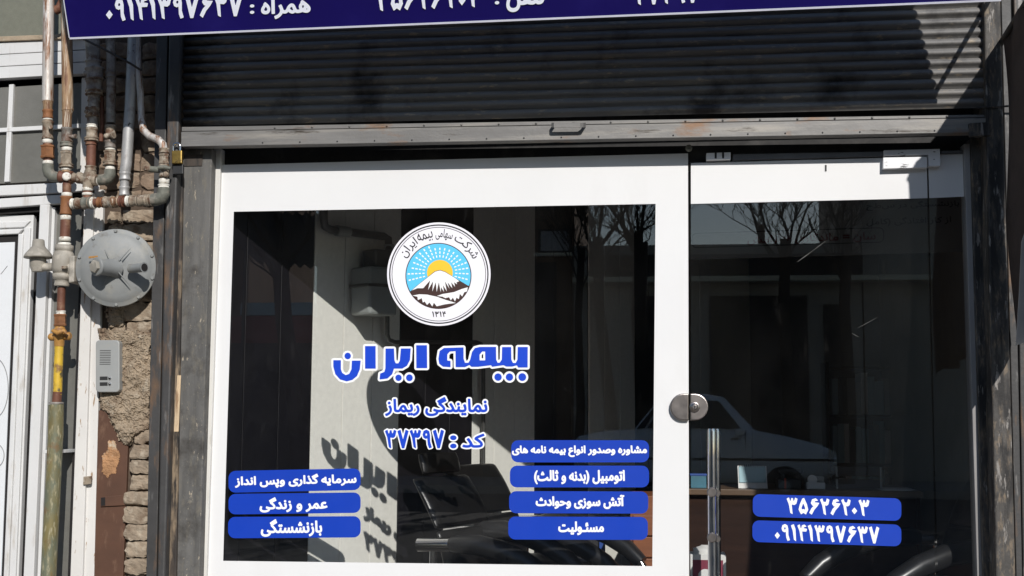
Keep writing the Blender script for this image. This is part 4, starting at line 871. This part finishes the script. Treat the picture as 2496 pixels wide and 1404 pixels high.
# ------------------------------------------------------------------ navy sign board leaning out over the shutter
lean = R(24); sn = Vector((0, -math.cos(lean), -math.sin(lean)))
SY = -0.518; SIGN = Plane((0, SY, Z(1000, 58, SY)), sn)
sg_ = root('sign_board', SIGN(1200, 50), 'long navy sign board with white Persian lettering, leaning out above the shutter', 'sign')
upv = Vector((0, -math.sin(lean), math.cos(lean)))
BL, BR = SIGN(170, 92), SIGN(2440, -1.5)
e = BR-BL; TLs, TRs = BL+upv*0.95, BR+upv*0.95
part('panel', MB().slab([BL, BR, TRs, TLs], -sn*0.03), m_sign, sg_)
part('edge_trim', MB().slab([BL-upv*.006+sn*.003, BR-upv*.006+sn*.003, BR+upv*.001+sn*.003, BL+upv*.001+sn*.003], -sn*0.033), m_trim, sg_)
part('edge_trim', MB().slab([BL-e.normalized()*.004, BL, TLs, TLs-e.normalized()*.004], -sn*0.03), m_trim, sg_)
part('support_rod', MB().tube([BR-e.normalized()*0.02-sn*.02, W(2470, -110, 0.06)], .009, 8), m_guide, sg_)
part('support_rod', MB().tube([BL+e.normalized()*0.25-sn*.02, W(400, -110, 0.06)], .009, 8), m_guide, sg_)
part('bracket', MB().tube([(TLs+TRs)/2-sn*.03-upv*.1, Vector(((TLs+TRs).x/2, 0.06, TLs.z-.1))], .012, 8), m_guide, sg_)
ss = -0.0415
letter(digit_segs('۰۹۱۴۱۳۹۷۶۳۷'), SIGN, (259, -1, 589, 52), 0.0035, m_signw, sg_, 0.0012, slope=ss)
letter(poly_segs(orient([circ(0, 0, .5, 16), circ(0, 2.0, .5, 16)])), SIGN, (609, 11, 620, 34), 0.0035, m_signw, sg_, 0.0, slope=ss)
letter(T('همراه'), SIGN, (638, -6, 755, 46), 0.0035, m_signw, sg_, 0.0030, slope=ss)
letter(digit_segs('۳۵۶۲۶۲۰۳'), SIGN, (916, -29, 1172, 27), 0.0035, m_signw, sg_, 0.0012, slope=ss)
letter(poly_segs(orient([circ(0, 0, .5, 16), circ(0, 2.0, .5, 16)])), SIGN, (1206, -14, 1217, 11), 0.0035, m_signw, sg_, 0.0, slope=ss)
letter(T('تلفن'), SIGN, (1236, -40, 1326, 28), 0.0035, m_signw, sg_, 0.0030, slope=ss)
letter(digit_segs('۳۷۳۹۷'), SIGN, (1546, -46, 1702, 12), 0.0035, m_signw, sg_, 0.0012, slope=ss)
letter(T('کد'), SIGN, (1775, -60, 1840, -16), 0.0035, m_signw, sg_, 0.0030, slope=ss)

# ------------------------------------------------------------------ canvas of the next shop at the right edge
cv = root('canvas_curtain', W(2490, 850, -0.3), 'brown hanging canvas with a pale torn hem at the right picture edge', 'canvas')
cvx = lambda px, py, y: W(px, py, y)
def canvas(name, pts, mat, th=0.004):
    part(name, MB().slab([cvx(*p) for p in pts][::-1], (0, th, 0)), mat, cv)
xs = X(2480, 640, -0.30)+0.022; mb = MB(); ny_, nz = 14, 18
ztop_b, ztop_f = Z(2455, 95, -.15), Z(2455, 95, -.15)+.13; zbot_b, zbot_f = Z(2480, 815, -.3), Z(2480, 815, -.3)-.10
vs = []
for j in range(nz+1):
    for i in range(ny_+1):
        t = i/ny_; s = j/nz; yy = -0.16-(0.82+.10*s)*t; zt, zb = ztop_b+(ztop_f-ztop_b)*t, zbot_b+(zbot_f-zbot_b)*t
        vs.append((xs+0.012*math.sin(i*1.3+j*.4)+.02*s*math.sin(i*.8), yy, zt+(zb-zt)*s+.01*math.sin(i*1.7)*(s > .95)))
mb.add(vs, [[j*(ny_+1)+i, j*(ny_+1)+i+1, (j+1)*(ny_+1)+i+1, (j+1)*(ny_+1)+i] for j in range(nz) for i in range(ny_)], True)
o = part('cloth', mb, m_tarp, cv); sm = o.modifiers.new('thick', 'SOLIDIFY'); sm.thickness = 0.004
part('support_pole', MB().tube([(xs, -.10, ztop_b-.008), (xs, -1.0, ztop_f-.006)], .012, 8), m_guide, cv)
canvas('pale_hem', [(2490, 590, -.33), (2500, 560, -.33), (2500, 835, -.33), (2476, 842, -.33), (2484, 720, -.33)], m_tarpl)
np_ = root('neighbour_post', W(2520, 1690, -.1), 'grey metal post right of the canvas, cut by the picture edge', 'post')
col('post', (2470, 2530, -60), (2494, 2560, 1404), -0.10, 0.15, m_guide, np_, bevel=0.004)
#SECTION4
# ------------------------------------------------------------------ inside: gas meter and pipes on the panelled wall
WO = lambda px, py, off=0.0: WALLPL(px, py, off)
gm = root('gas_meter', WO(935, 770, 0.06), 'pale grey gas meter box on the panelled wall behind the emblem', 'gas meter')
def wbox(px0, py0, px1, py1, o0, o1, name, mat, parent, bevel=0.006):
    a, b, c, d = WO(px0, py1, o1), WO(px1, py1+4, o1), WO(px1, py0+4, o1), WO(px0, py0, o1)
    return part(name, MB().slab([a, b, c, d], -wn*(o1-o0)), mat, parent, bevel=bevel)
wbox(901, 648, 968, 766, 0.02, 0.15, 'meter_body', m_meter, gm, 0.012); wbox(899, 690, 970, 697, 0.02, 0.155, 'seam', m_ipipe, gm, 0.002); wbox(915, 606, 962, 650, 0.03, 0.12, 'meter_head', m_ipipe, gm, 0.01)
ip = root('meter_pipe', WO(940, 560, 0.06), 'grey pipe bending along the panelled wall down into the gas meter', 'pipe')
part('pipe', MB().tube([WO(789, 430, .05), WO(789, 535, .05), WO(792, 552, .05), WO(806, 560, .05), WO(935, 576, .05), WO(946, 582, .05), WO(948, 612, .07)], .019, 14), m_ipipe, ip)
part('pipe_collar', MB().tube([WO(820, 562, .05), WO(850, 566, .05)], .025, 14), m_meter, ip); part('pipe_collar', MB().tube([WO(948, 596, .06), WO(948, 606, .06)], .025, 14), m_meter, ip)
op = root('outlet_pipe', WO(945, 800, 0.06), 'thin pipe leaving the gas meter and running down the pale panels', 'pipe')
part('pipe', MB().tube([WO(944, 764, .05), WO(944, 815, .05), WO(948, 828, .05), WO(962, 834, .05), WO(1160, 834, .04), WO(1172, 838, .04), WO(1178, 852, .04), WO(1178, 1500, .04)], .011, 10), m_ipipe, op)

# ------------------------------------------------------------------ inside: chairs
def armchair(loc, ang, sc, label, head=True):
    t = root('armchair', loc, label, 'chair', 'black leather armchairs in the office'); ca, sa = math.cos(ang), math.sin(ang)
    def g(x, y, z): return Vector((loc[0]+(x*ca-y*sa)*sc, loc[1]+(x*sa+y*ca)*sc, loc[2]+z*sc))
    def cushion(name, prof, w, th, n=5):
        mb = MB(); k = len(prof); vs = []
        for sgn in (1, -1):
            for i, (x, z, nx, nz) in enumerate(prof):
                for j in range(n):
                    v = -1+2*j/(n-1); b = (1-abs(v)**3*.55); vs.append(g(x+sgn*nx*th*b/2, v*w/2, z+sgn*nz*th*b/2))
        fs = []
        for i in range(k-1):
            for j in range(n-1):
                q = [i*n+j, i*n+j+1, (i+1)*n+j+1, (i+1)*n+j]; fs.append(q); fs.append([k*n+c for c in q][::-1])
            fs += [[i*n, (i+1)*n, k*n+(i+1)*n, k*n+i*n], [i*n+n-1, k*n+i*n+n-1, k*n+(i+1)*n+n-1, (i+1)*n+n-1]]
        for j in range(n-1): fs += [[j, k*n+j, k*n+j+1, j+1], [(k-1)*n+j, (k-1)*n+j+1, k*n+(k-1)*n+j+1, k*n+(k-1)*n+j]]
        mb.add(vs, fs, True); o = part(name, mb, m_leath, t); bmn = o.modifiers.new('s', 'SUBSURF'); bmn.levels = 1; bmn.render_levels = 2; return o
    lx, lz = 0.96, 0.27
    for i, (z0, z1) in enumerate(((.44, .685), (.69, .93))):
        pr = []
        for s in (0, .08, .35, .65, .92, 1):
            z = z0+(z1-z0)*s; x = -.18-.52*(z-.44)+.06*math.sin((z-.44)*5); bl = 0.35+.65*math.sin(math.pi*min(max(s, .06), .94))**.5
            pr.append((x, z, lx*bl, lz*bl))
        cushion('back_cushion', pr, .50, .10)
    if head: cushion('headrest', [(-.385-.03*s, .945+.10*s, lx*(.5+.5*math.sin(math.pi*min(max(s, .1), .9))), lz*.5) for s in (0, .1, .5, .9, 1)], .34, .09)
    cushion('seat', [(-.24+.5*s, .43+.02*math.sin(3*s), 0, .55+.45*math.sin(math.pi*min(max(s, .06), .94))**.5) for s in (0, .06, .3, .6, .94, 1)], .50, .11)
    for s in (-1, 1):
        y = .30*s
        part('arm_end', MB().tube([g(-.31, y, .622), g(-.13, y, .632)], .034*sc, 20), m_chrome, t)
        part('arm_pad', MB().tube([g(-.13, y, .634), g(-.10, y, .636), g(.02, y, .638), g(.14, y, .620), g(.26, y, .582), g(.37, y, .525), g(.45, y, .46)], [.034*sc, .042*sc, .047*sc, .047*sc, .046*sc, .043*sc, .036*sc], 18), m_armp, t)
        part('arm_tube', MB().tube([g(.44, y, .465), g(.50, y, .38), g(.51, y, .25), g(.49, y, .03)], .020*sc, 14), m_chrome, t)
        part('rear_leg', MB().tube([g(-.23, y, .61), g(-.23, y, .30), g(-.26, y, .03)], .018*sc, 14), m_chrome, t)
        part('base_rail', MB().tube([g(-.30, y, .02), g(.50, y, .02)], .019*sc, 12), m_chrome, t)
        part('seat_bracket', MB().tube([g(-.2, y, .38), g(-.2, y*.7, .38)], .014*sc, 8), m_chrome, t)
    return t
def at(px, y, z=0.0): p = W(px, 1017, y); return (p.x, p.y, z)
armchair(at(1240, 0.62), R(-24), 0.94, 'black leather armchair nearest the pale panels, sunlit back')
armchair(at(1300, 1.06), R(-26), 0.98, 'black leather armchair second from the window, behind the nearest armchair', False)
armchair(at(2262, 0.50), R(-158), 0.98, 'black leather armchair seen through the door, lower right')

# ------------------------------------------------------------------ inside: desk and what stands on it
DY = 1.5; zt_ = Z(1960, 1195, DY)
dx0, dx1 = X(1600, 1195, DY), X(2250, 1195, DY)
dk_ = root('office_desk', ((dx0+dx1)/2, DY+.3, 0), 'dark walnut office desk behind the glass door', 'desk')
part('desk_top', MB().box(dx0, dx1, DY, DY+.65, zt_-.03, zt_), m_deskt, dk_, bevel=.003)
part('modesty_panel', MB().box(dx0+.03, dx1-.03, DY+.04, DY+.06, .06, zt_-.031), m_desk, dk_)
for x in (dx0+.01, dx1-.03): part('side_panel', MB().box(x, x+.02, DY+.02, DY+.62, 0, zt_-.031), m_desk, dk_)
def on_desk(name, px0, px1, h, y, d, mat, parent=None, bev=.002, zb=None, **k):
    a, b = X(px0, 1190, y), X(px1, 1190, y); z = zt_+.001 if zb is None else zb
    return part(name, MB().box(a, b, y, y+d, z, z+h), mat, parent, bevel=bev, **k)
cal_ = root('desk_calendar', (X(1836, 1190, 1.6), 1.62, zt_), 'pale blue desk calendar standing on the walnut desk', 'calendar')
a, b = X(1800, 1190, 1.6), X(1871, 1190, 1.6); z = zt_+.001
part('stand', MB().slab([(a, 1.60, z), (b, 1.60, z), (b, 1.65, z+.115), (a, 1.65, z+.115)], (0, .006, 0)), m_paper, cal_)
part('page', MB().slab([(a+.006, 1.606, z+.030), (b-.006, 1.606, z+.030), (b-.006, 1.644, z+.113), (a+.006, 1.644, z+.113)], (0, .003, 0)), m_papb, cal_)
for k in range(12): part('ring', MB().tube([(a+.012+k*(b-a-.024)/11, 1.64, z+.108), (a+.012+k*(b-a-.024)/11, 1.645, z+.122), (a+.012+k*(b-a-.024)/11, 1.66, z+.114)], .0015, 6), m_interd, cal_)
ty = root('document_tray', (X(2095, 1190, 1.6), 1.7, zt_), 'black two-tier document tray on the desk behind the number labels', 'tray')
for k in range(2): on_desk('shelf', 2040, 2148, .006, 1.58, .28, m_blackp, ty, zb=zt_+.01+.06*k); on_desk('shelf_front', 2040, 2148, .04, 1.575, .004, m_blackp, ty, zb=zt_+.017+.06*k)
for px in (2038, 2146):
    for k in range(2): on_desk('corner_post', px, px+5, .052, 1.572, .006, m_meter, ty, zb=zt_+.004+.061*k)
dt = root('tape_dispenser', (X(1990, 1190, 1.6), 1.6, zt_), 'white tape dispenser on the desk, beside the black tray', 'dispenser')
on_desk('body', 1968, 2012, .035, 1.58, .05, m_paper, dt, .004); on_desk('block', 1990, 2010, .03, 1.585, .04, m_meter, dt, .004, zb=zt_+.037)
part('reel', MB().lathe((X(1980, 1190, 1.6), 1.585, zt_+.05), (0, 1, 0), [(0, .024), (.02, .024)], 18), m_paper, dt)
ph = root('desk_telephone', (X(1925, 1190, 1.62), 1.66, zt_), 'dark desk telephone with an orange strip, right of the calendar', 'telephone')
on_desk('base', 1895, 1955, .05, 1.60, .14, m_blackp, ph, .008); on_desk('handset', 1897, 1960, .03, 1.61, .04, m_blackp, ph, .012, zb=zt_+.075); on_desk('cradle', 1905, 1915, .03, 1.615, .03, m_blackp, ph, .003, zb=zt_+.05); on_desk('cradle', 1942, 1952, .03, 1.615, .03, m_blackp, ph, .003, zb=zt_+.05)
on_desk('orange_strip', 1912, 1917, .055, 1.594, .005, m_redo, ph, .001)
m_teal = M('teal_carton', (0.05, 0.16, 0.22), 0.6)
bb = root('small_box', (X(1702, 1190, 1.6), 1.62, zt_), 'small teal blue box at the left end of the desk', 'box')
on_desk('carton', 1684, 1722, .062, 1.58, .08, m_teal, bb, .002); on_desk('lid', 1682, 1724, .010, 1.577, .086, m_bluec, bb, .002, zb=zt_+.064)
sp = root('paper_sheets', (X(2190, 1190, 1.55), 1.55, zt_), 'loose paper sheets near the right end of the desk', 'papers')
for k in range(3): on_desk('sheet', 2150+k*6, 2222+k*5, .0012, 1.53+.01*k, .2, m_paper, sp, 0, zb=zt_+.001+.0018*k)
# drawer unit and blue rack
dw = root('drawer_unit', (X(1565, 1300, 1.2), 1.4, 0), 'orange brown wooden drawer unit beside the desk', 'drawers')
a, b = X(1536, 1300, 1.2), X(1640, 1300, 1.2); part('carcass', MB().box(a, b, 1.2, 1.6, 0, zt_-.02), m_orange, dw, bevel=.003)
for k in range(6): part('drawer', MB().box(a+.014, b-.014, 1.186, 1.199, .05+k*.105, .148+k*.105), m_orange, dw, bevel=.004)
rk = root('blue_rack', (X(1425, 1350, 1.7), 1.8, 0), 'blue framed rack with dark mesh front behind the armchairs', 'rack')
a, b = X(1385, 1350, 1.7), X(1470, 1350, 1.7); zh = Z(1425, 1290, 1.7)
for x in (a, b-.02):
    for yy in (1.7, 2.0): part('post', MB().box(x, x+.02, yy, yy+.02, 0, zh), m_bluec, rk)
part('top', MB().box(a, b, 1.699, 2.021, zh+.001, zh+.02), m_bluec, rk)
part('back_panel', MB().box(a+.021, b-.021, 1.72, 1.73, .05, zh-.05), m_odark, rk)
for k in range(4): part('wire', MB().box(a+.03+k*.03, a+.033+k*.03, 1.712, 1.716, .05, zh-.06), m_ipipe, rk)
for k in range(3): part('wire', MB().box(a+.021, b-.021, 1.7165, 1.7185, .2+k*.12, .203+k*.12), m_ipipe, rk)
# tissue box on a low table just inside the door
tz = Z(1725, 1432, 0.35)
tb = root('low_table', (X(1760, 1400, .4), .4, 0), 'low dark table under the tissue box, inside the door', 'table')
a, b = X(1650, 1400, .4), X(1860, 1400, .4); part('table_top', MB().box(a, b, .22, .62, tz-.02, tz), m_desk, tb, bevel=.003)
for x in (a+.02, b-.05):
    for yy in (.24, .57): part('leg', MB().box(x, x+.03, yy, yy+.03, 0, tz-.021), m_desk, tb)
tsb = root('tissue_box', (X(1727, 1400, .33), .38, tz), 'white and maroon tissue box standing behind the door handle', 'tissue box')
a, b = X(1683, 1400, .30), X(1770, 1400, .30); zz = Z(1727, 1352, .30)
part('carton', MB().box(a, b, .30, .42, tz+.001, zz), m_paper, tsb, bevel=.001)
part('print_band', MB().box(a+.01, b-.012, .298, .2995, tz+.012, zz-.022), m_pink, tsb)
part('print_oval', MB().lathe(((a+b)/2-.012, .2975, (tz+zz)/2-.018), (0, -1, 0), [(0, .030), (.0008, .030)], 24), m_paper, tsb)
mb = MB(); c = Vector(((a+b)/2-.01, .36, zz))
mb.lathe(c, (0, 0, 1), [(0, .045), (.012, .052), (.022, .040), (.028, .02)], 10); 
for v in mb.v: v.x += .008*math.sin(v.z*300+v.y*90); v.z += .006*math.sin(v.x*160)
part('tissue', mb, m_paper, tsb)
# banner inside the door
bn = root('wall_banner', W(2000, 630, .45), 'dim grey banner with dark red Persian lettering, high behind the door glass', 'banner')
BNP = facing(.45)
panel('cloth', [(1640, 420), (2420, 398), (2420, 612), (1640, 634)], .452, .004, m_banner, bn)
bsl = -0.030
letter(T('از کار افتادگی (کامل'), BNP, (2112, 532, 2318, 552), 0.001, m_dkl, bn, 0.0008, slope=bsl)
letter(T('بازنشستگی در سطح'), BNP, (2112, 494, 2338, 514), 0.001, m_dkl, bn, 0.0008, slope=bsl)
letter(T('سان = ماندگاری + آرامش'), BNP, (1822, 572, 2134, 598), 0.001, m_redl, bn, 0.0016, slope=bsl)
fr_ = rrect(1686, 568, 2155, 605, 12, bsl); fi = rrect(1688, 570, 2153, 603, 11, bsl); n = len(fr_)
part('outline', MB().add([BNP(*p, .001) for p in fr_]+[BNP(*p, .001) for p in fi], [(k, (k+1) % n, n+(k+1) % n, n+k) for k in range(n)]), m_dkl, bn)
# filing shelf on the back wall
fsx = X(2150, 1000, 3.7); fs_ = root('filing_shelf', (fsx, 3.8, 0), 'dim shelf of folders at the back of the office, right side', 'shelf')
for k in range(4): part('shelf_board', MB().box(fsx-.35, fsx+.35, 3.68, 3.98, .5+k*.33, .52+k*.33), m_desk, fs_)
for x in (fsx-.37, fsx+.35): part('shelf_side', MB().box(x, x+.018, 3.68, 3.98, 0, 1.54), m_desk, fs_)
rnd = random.Random(4)
for k in range(3):
    x = fsx-.33
    while x < fsx+.28:
        w = rnd.uniform(.03, .06); h = rnd.uniform(.22, .29); part('folder', MB().box(x, x+w-.003, 3.72, 3.95, .521+k*.33, .521+k*.33+h), rnd.choice([m_paper, m_meter, m_papb, m_blackp]), fs_); x += w

# ------------------------------------------------------------------ across the street: what the glass mirrors
def WR(px, py, d): p = W(px, py, d); p.y = -d; return p
OD = 19.0
def ob(name, label, cat, px0, px1, z1, mat, depth=6.0, d=OD):
    a, b = WR(px0, 1000, d).x, WR(px1, 1000, d).x; r = root(name, ((a+b)/2, -d-depth/2, 0), label, cat)
    part('wall', MB().box(a, b, -d-depth, -d, 0, z1), mat, r); return r, a, b
zrow = WR(1700, 596, OD).z
r1, a, b = ob('shop_row', 'low row of shops with dark openings and pale cornice, mirrored in the door glass', 'building', 1437, 2108, zrow, m_obeige)
part('fascia', MB().box(a, b, -OD+.001, -OD+.12, WR(1700, 678, OD).z, WR(1700, 622, OD).z), m_odark, r1)
part('cornice', MB().box(a-.3, b+3, -OD+.122, -OD+.5, WR(1700, 692, OD).z, WR(1700, 680, OD).z), m_obbar, r1)
for px0, px1, py in ((1730, 1970, 722), (1555, 1640, 722), (2010, 2060, 742)):
    o = part('shutter', MB().box(WR(px0, 900, OD).x, WR(px1, 900, OD).x, -OD+.001, -OD+.06, .0, WR(px0, py, OD).z), m_odark, r1)  # near-black sheets stand for the shade inside the open shop fronts
part('chimney', MB().box(WR(1862, 540, OD).x, WR(1876, 540, OD).x, -OD-1.4, -OD-1.0, zrow+.001, WR(1862, 526, OD).z), m_obrick, r1)
r2, a, b = ob('brick_house', 'tall brown brick house with a curtained window, mirrored beside the lettering', 'house', 1130, 1400, 10.0, m_obrick)
x0, x1, z0, z1 = WR(1312, 600, OD).x, WR(1394, 600, OD).x, WR(1350, 618, OD).z, WR(1350, 558, OD).z
w_ = part('window', MB().box(x0, x1, -OD+.001, -OD+.03, z0, z1), m_odark, r2); part('curtain', MB().box(x0+.05, x1-.05, -OD+.031, -OD+.04, z0+.05, z1-.05), m_curtain, w_)
part('sill', MB().box(x0-.1, x1+.1, -OD+.001, -OD+.15, z0-.06, z0-.001), m_obbar, w_)
part('door_opening', MB().box(a+.4, b-.35, -OD+.001, -OD+.05, 0, WR(1350, 640, OD).z), m_odark, r2)
part('pier', MB().box(b, b+.26, -OD-.3, -OD+.2, 0, WR(1420, 602, OD).z), m_obeige, r2)
r3, a, b = ob('corner_house', 'plain grey house right of the tree branches, mirrored in the door glass', 'house', 2112, 2900, 11.0, m_obeige)
r4, a, b = ob('terrace_house', 'plain dark terrace house, faintly mirrored over the pale panels', 'house', 765, 1129, 9.0, m_obrick)
r5, a, b = ob('far_terrace', 'dark building left of the red shed, mirrored at the window edge', 'building', -900, 560, 9.0, m_obrick)
# open shed with sloping battens, red sheets below
shd = root('red_shed', (WR(660, 900, 17.5).x, -17.5, 0), 'shed with slanting roof battens and red sheet wall, mirrored at far left', 'shed')
xa, xb = WR(562, 800, 17.5).x, WR(760, 800, 17.5).x
part('sheet_wall', MB().box(xa, xb, -17.9, -17.5, WR(660, 836, 17.5).z, WR(660, 770, 17.5).z), m_ored, shd)
part('dark_wall', MB().box(xa, xb, -17.9, -17.52, 0, WR(660, 836, 17.5).z-.001), m_odark, shd)
part('gutter', MB().box(xa+.2, xb, -17.9, -17.45, WR(660, 768, 17.5).z, WR(660, 738, 17.5).z), m_papb, shd)
for k in range(13):
    p = WR(470+k*24, 505+2*k, 17.9); q = WR(470+k*24+165, 505+2*k+140, 17.5); part('batten', MB().slab([p, q, q+Vector((.09, 0, .09)), p+Vector((.09, 0, .09))], (0, -.05, 0)), m_odark, shd)
part('shed_post', MB().box(WR(590, 800, 17.4).x, WR(598, 800, 17.4).x, -17.42, -17.36, 0, WR(594, 560, 17.4).z), m_odark, shd)
# bare street trees
def tree(px, d, h, seed, label, lean=0.0, rad=.11, spread=.5):
    rnd = random.Random(seed); base = Vector((WR(px, 1000, d).x, -d, 0)); t = root('bare_tree', base, label, 'tree', 'bare street trees across the road')
    tr, br = MB(), MB()
    top = base+Vector((lean, 0, h))
    tr.tube([base, base.lerp(top, .3)+Vector((.05, .02, 0)), base.lerp(top, .7)+Vector((-.04, 0, 0)), top], [rad*1.25, rad, rad*.85, rad*.8], 9)
    def grow(p, d_, L, r, lev):
        pts = [p]; rs = [r]; v = d_.copy(); n = 4
        for k in range(n):
            v = (v+Vector((rnd.uniform(-.38, .38), rnd.uniform(-.38, .38), rnd.uniform(-.10, .22)))).normalized(); pts.append(pts[-1]+v*L/n); rs.append(r*(1-.16*(k+1)))
        br.tube(pts, rs, 4 if lev else 6, False)
        if lev < 3:
            for k in range(6 if lev < 2 else 3):
                i = rnd.randint(1, n); w = (v+Vector((rnd.uniform(-1, 1), rnd.uniform(-1, 1), rnd.uniform(-.1, .7)))*.8).normalized(); grow(pts[i], w, L*rnd.uniform(.25, .7), max(.006, rs[i]*.5), lev+1)
    for k in range(6):
        a = rnd.uniform(0, 6.28); grow(base.lerp(top, rnd.uniform(.78, 1.0)), Vector((math.cos(a)*spread, math.sin(a)*spread, 1)).normalized(), rnd.uniform(1.4, 2.2), rad*.27, 0)
    part('trunk', tr, m_bark, t); part('crown', br, m_bark, t)
tree(1492, 16.4, 4.3, 1, 'thin bare tree mirrored left of the thick trunk beside the brick house', -.25)
tree(1562, 16.4, 4.2, 2, 'thick pruned bare tree mirrored near the right edge of the window', .02, .15, .4)
tree(1915, 17.6, 4.4, 3, 'bare tree mirrored in the door glass, left of centre', .05, .12, .9)
tree(2060, 17.8, 4.5, 9, 'bare tree mirrored in the door glass, next to the grey house', .1, .12, .7)
tree(742, 15.2, 3.9, 5, 'dark leaning bare tree mirrored in front of the red shed', -.5, .17, .8)
tree(1405, 17.0, 4.2, 11, 'slight bare tree mirrored against the corner of the brick house', .1, .08, .5)

# ------------------------------------------------------------------ parked car, seen only as a reflection
cd = 14.4; cx0, cx1 = WR(1405, 1000, cd).x, WR(2022, 1000, cd).x; CL = cx1-cx0
car = root('parked_car', ((cx0+cx1)/2, -cd, -.14), 'white saloon car parked across the road, mirrored in the glass', 'car')
HW = .80; gz = -.14; zs = 1.16
st = [(0.00, .42, .78, .80, .86), (0.02, .36, .86, .88, .95), (0.12, .33, .92, .95, 1), (0.235, .30, .94, .97, 1), (0.33, .28, .95, 1.36, 1), (0.40, .28, .95, 1.42, 1), (0.50, .28, .94, 1.43, 1), (0.58, .28, .93, 1.39, 1), (0.70, .29, .92, .96, 1), (0.82, .31, .86, .89, 1), (0.94, .34, .77, .79, .95), (0.985, .38, .70, .72, .88), (1.0, .44, .64, .66, .82)]
vs = []; K = 12
for t, zb, zm, ztp, wf in st:
    cab = ztp-zm > .1; w = HW*wf; x = cx0+CL*t
    half = [(w*.86, zb), (w*.98, zb+.08), (w, (zb+zm)/2+.02), (w*.965, zm), (w*(.80 if cab else .90), (ztp-.05) if cab else zm+(ztp-zm)*.6), (w*(.68 if cab else .6), ztp)]
    vs += [(x, -cd+y, gz+z*zs) for y, z in half]+[(x, -cd-y, gz+z*zs) for y, z in half[::-1]]
fs = [[i*K+k, (i+1)*K+k, (i+1)*K+(k+1) % K, i*K+(k+1) % K] for i in range(len(st)-1) for k in range(K)]
mb = MB().add(vs, fs, True); mb.add(vs[:K], [list(range(K))]); mb.add(vs[-K:], [list(range(K))[::-1]])
body = part('body', mb, m_car, car)
def side(pts, name, mat, off=.012):
    f = []
    for t, z in pts:
        y = HW*(.985-.20*max(0, (z-.95)/.42)); f.append(Vector((cx0+CL*t, -cd+y+off, gz+z*zs)))
    part(name, MB().slab(f[::-1], (0, -.004, 0)), mat, car)
side([(.285, .985), (.345, 1.30), (.44, 1.35), (.44, .985)], 'rear_side_window', m_carg)
side([(.452, .985), (.452, 1.35), (.56, 1.335), (.64, .985)], 'front_side_window', m_carg)
side([(.245, .975), (.325, 1.31), (.335, 1.30), (.275, .985)], 'rear_quarter_window', m_carg)
for t in (.446, .655): side([(t, .36), (t, .96), (t+.003, .96), (t+.003, .36)], 'door_gap', m_odark, .006)
side([(.40, .84), (.40, .865), (.43, .865), (.43, .84)], 'door_handle', m_odark, .02); side([(.60, .84), (.60, .865), (.63, .865), (.63, .84)], 'door_handle', m_odark, .02)
side([(.0, .58), (.0, .61), (1.0, .61), (1.0, .58)], 'rub_strip', m_odark, .016)
side([(.965, .62), (.965, .73), (.992, .70), (.992, .63)], 'headlight', m_lamp, .0)
side([(.004, .66), (.004, .80), (.03, .80), (.03, .66)], 'tail_light', m_ored, .0)
part('mirror', MB().box(cx0+CL*.615, cx0+CL*.65, -cd+HW+.02, -cd+HW+.15, gz+1.04, gz+1.14), m_car, car, bevel=.02)
for t in (.17, .80):
    for s in (1, -1):
        c = Vector((cx0+CL*t, -cd+s*(HW-.16), gz+.30)); w = part('wheel', MB().lathe(c, (0, s, 0), [(0, .20), (0, .29), (.03, .30), (.15, .30), (.18, .285), (.18, .19)], 28), m_tyre, car)
        part('rim', MB().lathe(c+Vector((0, s*.165, 0)), (0, s, 0), [(0, .19), (.012, .19), (.006, .15), (.02, .05), (.024, .02)], 20), m_meter, w)
